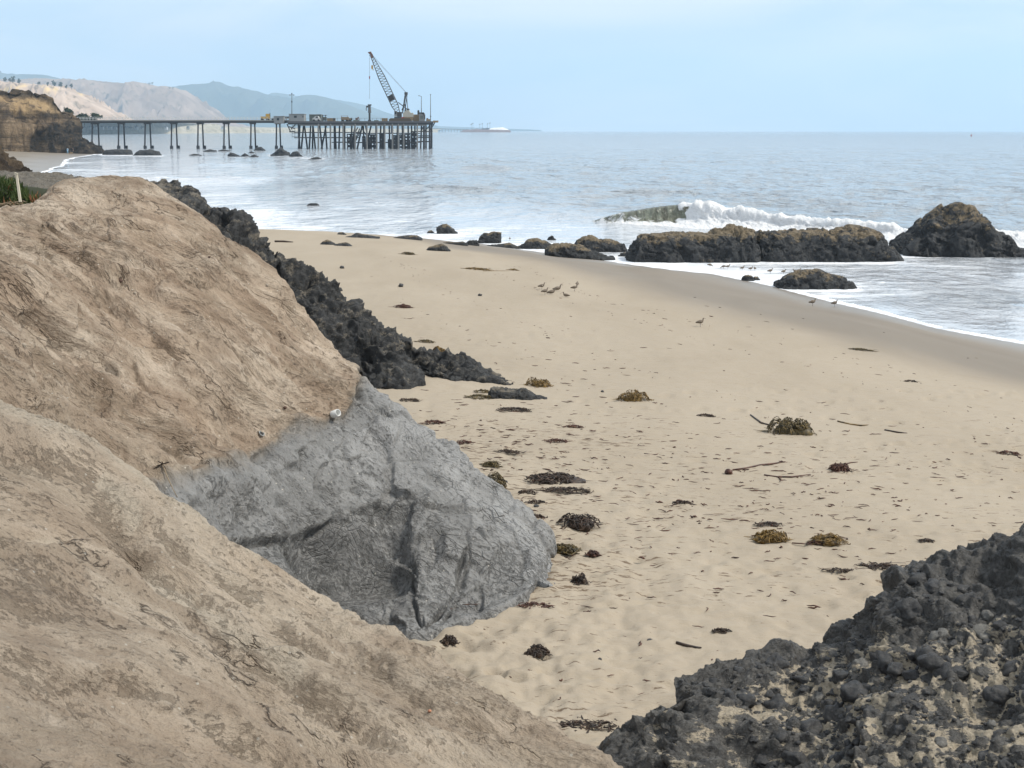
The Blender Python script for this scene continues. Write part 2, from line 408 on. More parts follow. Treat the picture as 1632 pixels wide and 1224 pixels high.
def mat_rock(name, dark=(.022, .024, .026), light=(.075, .078, .078), top=(.16, .125, .08), scale=1.0, rough=.75, sandy=False):
    m, nt, b = new_mat(name); p = geo_pos(nt)
    dry = attr(nt, 'dry')
    n1_ = noise(nt, mapping(nt, p, scale=(scale, scale, scale * 1.5)), 1.6, 9, .66, 0)
    n2_ = noise(nt, p, 9 * scale, 6, .7)
    v = nd(nt, 'ShaderNodeTexVoronoi', {'Vector': nd(nt, 'ShaderNodeVectorMath', {0: p, 1: nd(nt, 'ShaderNodeTexNoise', {'Vector': p, 'Scale': 2 * scale}).outputs[1]}, operation='ADD').outputs[0], 'Scale': 2.6 * scale}, feature='DISTANCE_TO_EDGE').outputs['Distance']
    e = ramp(nt, v, [(0.0, 1.), (.04, 0.)])
    c = mixc(nt, ramp(nt, noise(nt, p, 2.9 * scale, 10, .74), [(.36, 0.), (.64, 1.)]), dark, light)
    c = mixc(nt, ramp(nt, mathn(nt, 'ADD', mathn(nt, 'ADD', mathn(nt, 'MULTIPLY', mathn(nt, 'SUBTRACT', n1_, .5), 1.5), mathn(nt, 'MULTIPLY', mathn(nt, 'SUBTRACT', n2_, .5), .7)), mathn(nt, 'MULTIPLY', dry, .38)), [(.20, 0.), (.34, .8)]), c, top)
    c = mixc(nt, mathn(nt, 'MULTIPLY', e, .6), c, (.012, .012, .013))
    if sandy:
        sa = noise(nt, mapping(nt, p, scale=(1.5, 2.6, 5.5), rot=(0, .12, 0)), 2.4, 11, .76, 0)
        sf = ramp(nt, mathn(nt, 'ADD', mathn(nt, 'SUBTRACT', sa, .5), mathn(nt, 'MULTIPLY', attr(nt, 'sandy'), .40)), [(.19, 0.), (.225, 1.)])
        c = mixc(nt, sf, c, mixc(nt, n2_, (.27, .23, .17), (.42, .36, .27)))
    h = mathn(nt, 'ADD', mathn(nt, 'MULTIPLY', n1_, 1.6), mathn(nt, 'MULTIPLY', n2_, .45))
    h = mathn(nt, 'SUBTRACT', h, mathn(nt, 'MULTIPLY', e, .25))
    setb(nt, b, col=c, rough=rough, spec=.35, normal=bump(nt, h, .9, .12 / scale))
    return m

def mat_water():
    m, nt, b = new_mat('sea_water'); p = geo_pos(nt)
    foam = attr(nt, 'foam'); calm = attr(nt, 'calm'); milk_sheen = attr(nt, 'milk_sheen')
    a = mathn(nt, 'SUBTRACT', noise(nt, mapping(nt, p, scale=(.50, .30, 1), rot=(0, 0, .15)), 1.0, 7, .62, .3), .5)
    a2 = mathn(nt, 'SUBTRACT', noise(nt, mapping(nt, p, scale=(.15, .075, 1), rot=(0, 0, -.1)), 1.0, 6, .62, .3), .5)
    a3 = mathn(nt, 'SUBTRACT', noise(nt, mapping(nt, p, scale=(1.8, 1.6, 1)), 1.0, 4, .6), .5)
    a4 = mathn(nt, 'SUBTRACT', noise(nt, mapping(nt, p, scale=(.05, .02, 1), rot=(0, 0, .1)), 1.0, 5, .62, .3), .5)
    h = mathn(nt, 'ADD', mathn(nt, 'MULTIPLY', a, 2.4), mathn(nt, 'MULTIPLY', a2, 7.0))
    h = mathn(nt, 'ADD', h, mathn(nt, 'MULTIPLY', a4, 18.0))
    h = mathn(nt, 'ADD', h, mathn(nt, 'MULTIPLY', a3, .12))
    h = mathn(nt, 'MULTIPLY', h, mathn(nt, 'SUBTRACT', 1.0, calm))
    lace = noise(nt, mapping(nt, p, scale=(.30, 1.0, 1), rot=(0, 0, -.15)), 1.0, 10, .70, .35)
    fm = ramp(nt, mathn(nt, 'ADD', mathn(nt, 'SUBTRACT', lace, .5), mathn(nt, 'SUBTRACT', foam, .5)), [(.02, 0.), (.20, 1.)])
    tr = ramp(nt, mathn(nt, 'ADD', .5, mathn(nt, 'ADD', mathn(nt, 'MULTIPLY', a2, .5), mathn(nt, 'MULTIPLY', a, .5))), [(.40, 0.), (.60, 1.)])
    deep = mixc(nt, tr, (.13, .15, .16), (.25, .28, .295))
    c = mixc(nt, milk_sheen, deep, (.56, .585, .62))
    c = mixc(nt, fm, c, (.76, .78, .81))
    r = mathn(nt, 'ADD', .06, mathn(nt, 'MULTIPLY', fm, .55))
    setb(nt, b, col=c, rough=r, ior=1.33, spec=.5, normal=bump(nt, h, .9, .5))
    return m

M_SAND, M_BLUFF, M_WATER = mat_sand(), mat_bluff(), mat_water()
M_ROCK = mat_rock('dark_wet_rock', dark=(.016, .018, .021), light=(.055, .058, .060), top=(.20, .155, .095))
M_LEDGE = mat_rock('dark_shale', dark=(.018, .019, .021), light=(.062, .063, .062), top=(.17, .15, .12), scale=2.0, rough=.8)
M_TAR = mat_rock('tar_rock', dark=(.028, .027, .026), light=(.098, .094, .087), top=(.12, .115, .105), scale=3.2, rough=.55, sandy=True)

# ------------------------------------------------------------------ beach
def build_beach():
    nc, n1, n2 = 560, 520, 130
    Y = np.concatenate([1 / np.linspace(1 / 7.0, 1 / 70.0, n1), np.geomspace(70.8, 660, n2)])
    t = np.linspace(-1.3, 1.15, nc)
    X = t[:, None] * (Y[None, :] * .40 + 2.0) ; YY = np.repeat(Y[None, :], nc, 0)
    s = shore_s(X, YY); Z = bz(X, YY, s)
    px, py = proj(X, YY, Z)
    near = sstep(60, 14, YY)
    rough = (.25 + .75 * sstep(650, 950, py)) * sstep(6, 14, s) * sstep(70, 30, YY)
    left = sstep(1250, 800, px)
    d = .035 * fbm(X * 2.3, YY * 2.6, 1.1, 3) + .012 * fbm(X * 8, YY * 8, 4, 2)
    f1, f2, _ = worley(X * 2.6 + .3 * gn(X, YY, 8), YY * 2.6, np.zeros_like(X) + .5, 4)
    dent = sstep(.42, .12, f1) * sstep(-.15, .35, gn(X * .6, YY * .6, 5.5))
    Z = Z + rough * (.35 + .65 * left) * (2.1 * d - .10 * dent)
    toe = [tuple(on_sand(x_, y_)[:2]) for x_, y_ in ((560, 1030), (640, 1019), (735, 996), (795, 976), (838, 952), (852, 934))]
    toe = [(-3.5, 13.0)] + toe + [(.45, 17.2), (-.5, 19.5), (-4, 21), (-8, 16)]
    Z = Z - 1.1 * sstep(.08, .45, np.where(inpoly(X, YY, toe), dpoly(X, YY, toe + [toe[0]])[0], 0))   # the rock stands in the sand here
    # rows of footprints walking up the beach on the right-hand side
    fr = random.Random(21)
    for k in range(260):
        if k % 20 == 0:
            x0, y0 = fr.uniform(0, 7), fr.uniform(13, 32); ang = fr.uniform(-.5, .6); sd_ = 1
        x0 += .62 * math.cos(ang); y0 += .62 * math.sin(ang); ang += fr.uniform(-.12, .12); sd_ = -sd_
        cx, cy = x0 - sd_ * .1 * math.sin(ang), y0 + sd_ * .1 * math.cos(ang)
        m = (np.abs(X - cx) < .5) & (np.abs(YY - cy) < .5)
        if not m.any(): continue
        dx, dy = X[m] - cx, YY[m] - cy
        a, b = dx * math.cos(ang) + dy * math.sin(ang), -dx * math.sin(ang) + dy * math.cos(ang)
        r = (a / .15) ** 2 + (b / .065) ** 2
        Z[m] += (-.05 * np.exp(-r ** 2) + .018 * np.exp(-((np.sqrt(r) - 1.35) ** 2) * 6)) * min(1, 1)
    wetn = s + 2.2 * gn(X * .13, YY * .05, 9.1)
    wet = sstep(12.5, 7.5, wetn); gloss = sstep(4.0, .2, s + .9 * gn(X * .25, YY * .08, 2.2))
    cove = sstep(180, 260, YY); gloss = np.maximum(gloss, cove * sstep(14, 3, s + 5 * gn(X * .07, YY * .03, 2)))
    wet = np.maximum(wet, cove * sstep(40, 15, s))
    litter = sstep(40, 22, YY) * (.45 + .55 * left) * sstep(620, 700, py) + .25 * sstep(9, 14, s)
    litter = np.where(py > 960, litter * .6, litter)
    me = grid_mesh('beach', np.stack([X, YY, Z], -1), dict(wet=wet, gloss=gloss, litter=litter))
    tag(link('beach', me, M_SAND), kind='structure')
build_beach()

# ------------------------------------------------------------------ sea
SURF = [(-2, 124), (4, 116), (9, 112), (14, 109), (20, 103), (27, 96), (36, 88), (50, 80)]
def build_sea():
    nc = 620
    Y = np.concatenate([1 / np.linspace(1 / 26.0, 1 / 330.0, 520), np.geomspace(334, 1500, 110), np.geomspace(1560, 9800, 24)])
    t = np.linspace(-1.0, 1.0, nc)
    X = t[:, None] * (Y[None, :] * .46 + 6); YY = np.repeat(Y[None, :], nc, 0)
    s = shore_s(X, YY); off = np.maximum(-s, 0)
    px, py = proj(X, YY, 0 * X)
    amp = sstep(1.5, 70, off); fade0 = 1.0
    A = 1.5 * fade0 * .17 * fbm(X * .16, YY * .13, .4, 3) + .13 * gn(X * .5, YY * .4, 2.2) + .05 * gn(X * 1.1, YY * .9, 5.2)
    fade = sstep(700, 300, YY)
    Z = .012 + amp * A * fade + .012 * gn(X * .8, YY * .9, 3) * sstep(0, 6, off) * fade
    # low curling ridges in the cove, seen between the ledge and the pier rocks
    for poly, hh, wd in (([(-62, 212), (-48, 206), (-37, 214), (-30, 226), (-20, 240), (-8, 247)], .62, 2.6),
                         ([(-62, 300), (-40, 285), (-28, 275), (0, 268)], .45, 3.2),
                         ([(-20, 190), (-5, 176), (18, 168)], .30, 2.2)):
        d, sd_ = dpoly(X, YY, poly); q = d * sd_
        ends = np.clip(1.2 * gn(X * .09, YY * .02, 3.1) + .75, 0, 1.2)
        Z += hh * ends * np.exp(-np.where(q > 0, (d / (wd * 1.6)) ** 2, (d / (wd * .55)) ** 2))
    M1 = [(-400, 420), (40, 290), (120, 262), (180, 250), (340, 252), (420, 262), (510, 258), (440, 290), (430, 306), (700, 318), (900, 335), (1010, 352), (1120, 362), (1700, 420), (1700, 470), (700, 480)]
    cov = soft(px + 30 * gn(X * .03, YY * .02, 5), py + 12 * gn(X * .05, YY * .03, 9), M1, 30)
    nearsh = np.exp(-off / 7.0)
    foam = .20 + .25 * cov + .26 * nearsh + .16 * gn(X * .12, YY * .09, 7)
    foam = np.where(s > -.4, .9, foam)
    swash = sstep(62, 52, YY) * sstep(11, 14, X)                    # thin sheet running out over the sand at the right
    foam = foam - .22 * swash
    for q in ([(1425, 409), (1640, 409)], [(1000, 419), (1200, 419), (1432, 418)], [(1245, 461), (1362, 462)], [(696, 374), (730, 374)], [(762, 389), (800, 389)], [(432, 248), (514, 254)], [(165, 246), (256, 248)]):
        dq, _ = dpoly(px, py * 3, [(u_, v_ * 3) for u_, v_ in q]); foam = foam + .32 * np.exp(-(dq / 9) ** 2)
    d, _ = dpoly(X, YY, SURF); foam = np.maximum(foam, 1.0 * np.exp(-(d / 5.0) ** 2) * sstep(8, 14, X))
    milk_sheen = np.clip(.34 + .62 * cov + .2 * nearsh + .75 * swash - .15 * sstep(400, 2500, YY), 0, 1)  # milky water plus sky reflection painted into its colour, strongest on the swash
    calm = np.clip(sstep(9, 0, off) * .9, 0, .93); calm = np.maximum(calm, .55 * cov * sstep(200, 100, off))
    me = grid_mesh('sea', np.stack([X, YY, Z], -1), dict(foam=foam, calm=calm, milk_sheen=milk_sheen))
    tag(link('sea', me, M_WATER), kind='structure')
build_sea()

def mat_wave():
    m, nt, b = new_mat('wave_water'); p = geo_pos(nt)
    foam = attr(nt, 'foam')
    l = noise(nt, mapping(nt, p, scale=(1.0, .6, 1.1)), 1.5, 9, .68, .8)
    f = ramp(nt, mathn(nt, 'ADD', mathn(nt, 'SUBTRACT', l, .5), mathn(nt, 'SUBTRACT', foam, .5)), [(.0, 0.), (.12, 1.)])
    st = noise(nt, mapping(nt, p, scale=(2.2, .3, .5)), 1.4, 6, .6, .3)
    c = mixc(nt, ramp(nt, st, [(.35, 0.), (.65, 1.)]), (.06, .058, .035), (.24, .255, .19))
    c = mixc(nt, f, c, (.84, .85, .86))
    h = mathn(nt, 'ADD', l, mathn(nt, 'MULTIPLY', st, .5))
    setb(nt, b, col=c, rough=mathn(nt, 'ADD', .12, mathn(nt, 'MULTIPLY', f, .7)), normal=bump(nt, h, .9, .5))
    return m
M_WAVE = mat_wave()
def build_wave():
    nu, nv = 700, 64
    C = []
    for (x, y), h in zip(SURF, (-.15, -.05, .85, 1.5, .75, .5, .42, .38)):
        C.append([(x, y + dy * (.5 + h * .6), z * max(h, 0) + (.02 if h > 0 else -.6)) for dy, z in ((5.5, -.12), (3.2, .15), (1.4, .62), (.3, .97), (-.35, .93), (-.62, .6), (-.95, .25), (-1.9, .04), (-4, -.14))])
    P = loft(C, nu, nv); N = normals(P)
    X, Y, Z = P[..., 0], P[..., 1], P[..., 2]
    v = np.linspace(0, 1, nv)[None, :]; white = sstep(12.9, 14.4, X + 1.2 * gn(X * .9, Y * .9, Z * 1.5) + 3.0 * (v - .55))
    crest = sstep(.2, .42, v) * sstep(.62, .42, v); foot = sstep(.62, .80, v)
    d = .10 * fbm(X * .5, Y * .9, Z * .8, 3) * crest + white * sstep(.16, .45, v) * sstep(1, .7, v) * (.20 * ridged(X * .6, Y * .5, Z * .9, 5, .6) + .02) + .04 * gn(X * 2.5, Y, Z) * (1 - white)
    P = P - N * d[..., None] * np.sign(N[:, :, 2:3].mean() or 1) * -1
    face = sstep(.40, .5, v) * sstep(.88, .72, v)
    foam = np.clip(.47 + .75 * white + .30 * foot - .14 * face * (1 - white) + .22 * sstep(11, 7, X) + .22 * sstep(.40, .46, v) * sstep(.54, .48, v) - .6 * sstep(.35, .1, v) * (1 - .4 * white), 0, 1.3)
    me = grid_mesh('breaking_wave', P, dict(foam=foam))
    tag(link('breaking_wave', me, M_WAVE), kind='structure')
build_wave()

# ------------------------------------------------------------------ the tan and grey bluff
def down(p, dx, dy, z):
    """a point dy behind p, kept on p's own side so the outline stays p's"""
    return np.array([p[0] + dx + (p[0] / p[1] * dy if dy > 0 else 0), p[1] + dy, z])
BLUFF_S = [(-260, 345, 16), (-60, 338, 16.5), (42, 335, 17), (66, 320, 17.6), (95, 292, 18.3), (155, 289, 18.6), (220, 293, 18.6), (270, 312, 18.5), (328, 350, 18.3), (374, 392, 18.1), (426, 440, 18.0), (484, 496, 17.9),
           (533, 548, 17.8), (561, 590, 17.7), (625, 655, 17.5), (690, 716, 17.3), (780, 775, 17.2), (840, 825, 17.0), (864, 856, 16.8), (866, 900, 16.3), (884, 931, None)]
BLUFF_B = [(-260, 640, 11), (-80, 660, 11), (20, 700, 11.3), (50, 725, 11.5), (90, 745, 11.7), (135, 770, 12.0), (180, 800, 12.05), (225, 825, 12.1), (270, 850, 12.2), (320, 890, 12.3), (370, 930, 12.5), (440, 985, 12.8),
           (500, 1012, 13.2), (545, 1030, 13.5), (605, 1035, 13.8), (660, 1017, None), (735, 998, None), (795, 978, None), (838, 955, None), (852, 935, None), (874, 940, None)]
SURFS = {}
def on_surf(k, x, y):
    P, N, px, py = SURFS[k]; v0 = 120 if k == 'bluff' else 90
    q = np.hypot(px[:, v0:] - x, py[:, v0:] - y); i = np.argmin(q + 1000 * (q > 5) + P[:, v0:, 1] * 20); i = np.unravel_index(i, px[:, v0:].shape)
    return P[i[0], i[1] + v0], N[i[0], i[1] + v0]
def build_bluff():
    C = []
    for (sx, sy, SY), (bx, by, BY) in zip(BLUFF_S, BLUFF_B):
        Sp = on_sand(sx, sy) if SY is None else unp(sx, sy, SY)
        Bp = on_sand(bx, by) if BY is None else unp(bx, by, BY)
        row = [down(Sp, -.3, 3.4, min(Sp[2] - .5, .6)), down(Sp, -.25, 1.9, Sp[2] - .5 * (Sp[2] - 1)), down(Sp, -.10, .7, Sp[2] - .28)]
        for t in (0, .12, .3, .55, .8, 1.0):
            ux, uy = sx + (bx - sx) * t, sy + (by - sy) * t; Yt = Sp[1] + (Bp[1] - Sp[1]) * t ** .78
            if t > .2 and len(C) >= 14: Yt = min(Yt, on_sand(ux, uy)[1] - .42 * min(1, abs(by - sy) / 140) * (1.15 - .5 * t))
            row.append(unp(ux, uy, Yt) if t < 1 else Bp)
        row.append(down(Bp, 0, -.15, Bp[2] - .7))
        C.append(row)
    P = loft(C, 830, 560); N = normals(P)
    if N[400, 300, 1] > 0: N = -N
    X, Y, Z = P[..., 0], P[..., 1], P[..., 2]; px, py = proj(X, Y, Z)
    G = [(568, 560), (575, 625), (553, 655), (518, 682), (470, 690), (420, 712), (395, 735), (330, 755), (296, 782), (250, 770), (215, 800), (300, 1200), (1000, 1200), (1000, 500), (568, 500)]
    grey = soft(px + 26 * gn(X * 1.7, Y * 2, Z * 1.7), py + 22 * gn(X * 2.2, Y * 2 + 9, Z * 2.2), G, 32)
    a, b, c = .8 * X - .6 * Z, .6 * X + .8 * Z, Y
    w1 = fbm(X * .5, Y * .5, Z * .5, 3)
    e = sstep(.0, .10, np.linspace(0, 1, P.shape[0]))[:, None] * (1 - .75 * sstep(.93, 1, np.linspace(0, 1, P.shape[0]))[:, None])
    d = .13 * fbm(a * .4, b * 1.1 + .4 * w1, c * .6, 3)
    tan = (.115 * (ridged(a * .6 + .4 * w1, b * 1.7, c * 1.3, 4, .45) - .85) + .016 * (ridged(a * 4, b * 9, c * 6, 3) - 1))
    f1, f2, cid = worley(a * 1.5 + w1 * .6, b * 2.5 + .3 * gn(X * 2, Y * 2, Z * 2), c * 1.6)
    slab = .12 * (cid - .5) * sstep(0, .09, f2 - f1) + .02 * sstep(0, .08, f2 - f1)
    g1, g2, gid = worley(X * 3.0 + w1 * .5, Y * 2.2, Z * 3.0 + .3 * gn(X * 3, Y * 3, Z * 3), 9)
    gr = .13 * (gid - .5) * sstep(0, .12, g2 - g1) + .05 * (ridged(X * 1.1, Y * 1.1, Z * 1.0 + w1, 4) - .9) + .012 * fbm(X * 9, Y * 9, Z * 9, 3)
    d = d + .06 * sstep(0, .3, grey) * (1 - sstep(.3, .6, grey)) + (1 - grey) * (tan + slab * sstep(.2, -.3, gn(X * .5, Y * .5, Z * .5 + 4))) + grey * gr
    # features read off the photograph: the hollow, the ledge above it, the long cracks near the toe
    def blob(cx, cy, rx, ry, amp, rot=0.0):
        ca, sa = math.cos(rot), math.sin(rot); ux, uy = (px - cx) * ca + (py - cy) * sa, -(px - cx) * sa + (py - cy) * ca
        return amp * np.exp(-((ux / rx) ** 2 + (uy / ry) ** 2) ** 1.3)
    d = d + blob(548, 888, 84, 56, -.38, .25) + blob(590, 905, 80, 70, -.16) + blob(440, 905, 55, 45, .10) + blob(640, 700, 110, 60, .10, .8) + blob(760, 800, 60, 140, .12, -.7)
    d = d + blob(430, 770, 50, 40, .10) + blob(355, 770, 46, 34, .09) + blob(610, 965, 60, 45, .10) + blob(215, 330, 110, 22, -.04) + blob(330, 640, 120, 50, -.08, .5) + blob(480, 560, 60, 80, -.10, .3) + blob(60, 520, 120, 26, -.08, .5)
    jit = 5 * gn(X * 6, Y * 6, Z * 6)
    crackm = np.zeros_like(d)
    for poly, wd, amp in (([(390, 868), (430, 862), (474, 850), (520, 835), (560, 820), (600, 812), (640, 814), (670, 818)], 4, .10),
                          ([(642, 905), (655, 940), (662, 970), (674, 998)], 3.5, .09), ([(738, 885), (736, 920), (715, 955), (690, 985), (676, 1002)], 4, .11),
                          ([(745, 905), (735, 945), (712, 980), (705, 990)], 3.5, .08), ([(566, 575), (571, 620), (565, 640)], 4, .08),
                          ([(100, 530), (160, 560), (200, 600), (240, 630)], 3.5, .10), ([(0, 388), (60, 410), (110, 440), (150, 470), (200, 500)], 4, .12), ([(80, 515), (110, 545), (140, 580)], 5, .10),
                          ([(230, 508), (260, 540), (300, 570)], 3.5, .08), ([(330, 505), (360, 540), (400, 580), (450, 620)], 4, .08), ([(0, 480), (60, 500), (90, 520)], 3, .06),
                          ([(130, 440), (150, 455), (192, 450), (196, 420)], 3, .07), ([(60, 620), (150, 665), (230, 700), (300, 715), (400, 705)], 6, .08)):
        dd, sd_ = dpoly(px + jit, py + 5 * gn(X * 6, Y * 6 + 4, Z * 6), poly)
        k = np.exp(-(dd / wd) ** 2) * (.35 + .65 * sstep(-.25, .15, gn(X * 2.1, Y * 2.1, Z * 2.1 + 6))); d = d - amp * k; crackm = np.maximum(crackm, k)
    dd, sd_ = dpoly(px, py + jit, [(380, 866), (474, 850), (560, 820), (670, 818)])       # the overhanging lip above the hollow
    d = d + .09 * np.exp(-(dd / 30) ** 2) * sstep(8, -8, dd * sd_)
    d = np.where(grey < .5, np.maximum(d, -.15 + .25 * (d + .15)), d)
    d = d * (.38 + .62 * sstep(300, 430, py)) * (.12 + .88 * sstep(1.0, .90, np.linspace(0, 1, P.shape[1]))[None, :])
    dtoe, _ = dpoly(px, py, [(600, 1035)] + [(q[0], q[1]) for q in BLUFF_B[15:]] + [(884, 931)])
    d = d * (.10 + .90 * sstep(4, 34, dtoe)) + .015 * sstep(34, 4, dtoe)
    d = d + .005 * fbm(X * 30, Y * 30, Z * 30, 2)
    atop = sstep(10, 60, px) * 0 + 1
    P = P + N * (d * e * atop)[..., None]
    SURFS['bluff'] = (P, N) + tuple(proj(P[..., 0], P[..., 1], P[..., 2]))
    crust_shade = .35 * np.clip(-blob(550, 885, 110, 70, -1, .2), 0, 1) + .25 * sstep(.0, -.5, fbm(a * .7, b * 1.6, c, 3)) + .8 * crackm + .25 * grey * sstep(840, 900, py)  # first term puts the hollow's shade into the colour, with its coarse mud
    pale = .25 * sstep(.1, .5, fbm(a * .5 + 4, b * 1.3, c, 3)) * (1 - grey)
    pale = pale + soft(px, py, [(575, 590), (640, 665), (720, 735), (880, 850), (900, 940), (850, 945), (780, 860), (700, 790), (600, 760), (520, 740), (560, 690), (600, 680)], 28) * (.55 + .5 * gn(X * 1.2, Y * 1.2, Z * 2)) * grey
    crack = np.clip(.55 + .6 * gn(X * .6, Y * .6, Z * .6), 0, 1) * sstep(.0, .02, np.abs(a) + 1)
    me = grid_mesh('bluff', P, dict(grey=grey, crust_shade=crust_shade, pale=pale, crack=crack))
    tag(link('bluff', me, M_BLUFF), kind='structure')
build_bluff()

# ------------------------------------------------------------------ the nearer rib of the bluff, under the camera
RIB_S = [(-300, 540, 9.2), (-120, 600, 9.1), (0, 658, 9.0), (75, 690, 9.0), (150, 737, 9.0), (225, 785, 9.0), (300, 832, 8.9), (390, 893, 8.8), (480, 948, 8.7), (520, 967, 8.65), (560, 985, 8.6), (640, 1017, 8.4), (720, 1063, 8.1),
         (800, 1113, 7.8), (900, 1172, 7.4), (965, 1222, 7.1), (1060, 1300, 6.8)]
def build_rib():
    C = []; n = len(RIB_S)
    for i, (sx, sy, SY) in enumerate(RIB_S):
        Sp = unp(sx, sy, SY); u = max(0, (sx + 60) / 1120); u = min(u, 1)
        fx = -420 + 1500 * ((sx + 300) / 1360) ; FY = 3.2 + 3.1 * u ** 1.2
        row = [down(Sp, -.2, 2.6, .8), down(Sp, -.15, 1.2, Sp[2] - 1.2), down(Sp, -.06, .35, Sp[2] - .2)]
        for t in (0, .12, .32, .6, 1.0): row.append(unp(sx + (fx - sx) * t, sy + (1440 - sy) * t, SY + (FY - SY) * t ** .82))
        C.append(row)
    P = loft(C, 700, 470); N = normals(P)
    if N[300, 300, 2] < 0: N = -N
    X, Y, Z = P[..., 0], P[..., 1], P[..., 2]; px, py = proj(X, Y, Z)
    a, b, c = .82 * X - .5 * Z - .15 * Y, .5 * X + .7 * Z + .5 * Y, Y * .8 - .4 * Z
    w1 = fbm(X * .6, Y * .6, Z * .6, 3)
    rgt = sstep(100, 420, px - .25 * (py - 900))
    d = .07 * fbm(a * .5, b * 1.2 + .4 * w1, c * .9, 3) + (.02 + .045 * rgt) * (ridged(a * .9 + w1, b * 3.2, c * 2.4, 4, .5) - .9)
    rough = sstep(-.1, .45, fbm(a * .8, b * 1.4, c * 1.2 + 3, 3))
    d = d + .012 * rough * ridged(X * 9, Y * 9, Z * 9, 4, .6) + .006 * fbm(X * 22, Y * 22, Z * 22, 3, .6)
    jx, jy = 9 * gn(X * 3, Y * 3, Z * 3), 9 * gn(X * 3, Y * 3 + 7, Z * 3)
    crust_shade = .20 * rough; pale = np.zeros_like(d)
    # steps: the side to the right of the direction of travel drops away
    for poly, wd, amp in (([(-60, 700), (0, 712), (60, 725), (120, 742), (160, 765), (185, 805), (215, 850), (255, 905), (330, 965), (420, 1045), (520, 1120), (640, 1190)], 20, -.075),
                          ([(-60, 862), (0, 858), (80, 866), (140, 856), (180, 872), (215, 900), (270, 925)], 16, .09),
                          ([(-40, 1035), (20, 1050), (70, 1075), (130, 1088), (180, 1082), (230, 1095), (275, 1112)], 13, -.08),
                          ([(300, 1140), (380, 1160), (440, 1185), (520, 1230)], 14, -.06), ([(440, 1000), (480, 1020), (520, 1050)], 8, -.05),
                          ([(250, 850), (300, 885), (360, 925), (420, 960), (500, 1010)], 9, -.05), ([(330, 1000), (400, 1050), (480, 1090), (560, 1130)], 10, -.06),
                          ([(560, 1030), (640, 1090), (720, 1130), (800, 1180)], 10, -.05), ([(0, 960), (60, 985), (120, 990)], 14, -.05)):
        dd, sd_ = dpoly(px + jx, py + jy, poly)
        q = dd * sd_ / wd; amp = amp * sstep(5, 70, np.hypot(px - poly[-1][0], py - poly[-1][1])) * sstep(5, 50, np.hypot(px - poly[0][0], py - poly[0][1]))
        d = d + amp * np.exp(-np.abs(q) / 2.2) * np.tanh(q * 1.8)
        crust_shade = np.maximum(crust_shade, .85 * np.exp(-((q + .5 * np.sign(amp)) / .55) ** 2) * (.5 + .5 * (gn(X * 4, Y * 4, Z * 4) > -.15)))
    for poly, wd in (([(0, 665), (60, 692), (120, 720), (180, 755), (240, 800), (300, 840), (400, 905)], 16), ([(160, 780), (190, 815), (215, 845)], 7), ([(60, 858), (150, 862), (190, 890)], 8), ([(230, 905), (300, 965), (380, 1030), (470, 1090)], 10)):
        dd, _ = dpoly(px, py + 10, poly); pale = np.maximum(pale, np.exp(-(dd / wd) ** 2))
    crust_shade = crust_shade * (1 - pale * .7) + .5 * np.exp(-(((px - 40) / 110) ** 2 + ((py - 955) / 45) ** 2)) - .2 * sstep(1090, 1200, py) * sstep(500, 250, px)
    P = P + N * d[..., None]
    SURFS['rib'] = (P, N) + tuple(proj(P[..., 0], P[..., 1], P[..., 2]))
    me = grid_mesh('bluff_foreground', P, dict(grey=np.zeros_like(d), crust_shade=crust_shade, pale=pale + .32 + .6 * rgt * (.6 + .9 * gn(a * 1.2, b * 4, c * 3)), crack=.12 + 0 * d))
    tag(link('bluff_foreground', me, M_BLUFF), kind='structure')
build_rib()

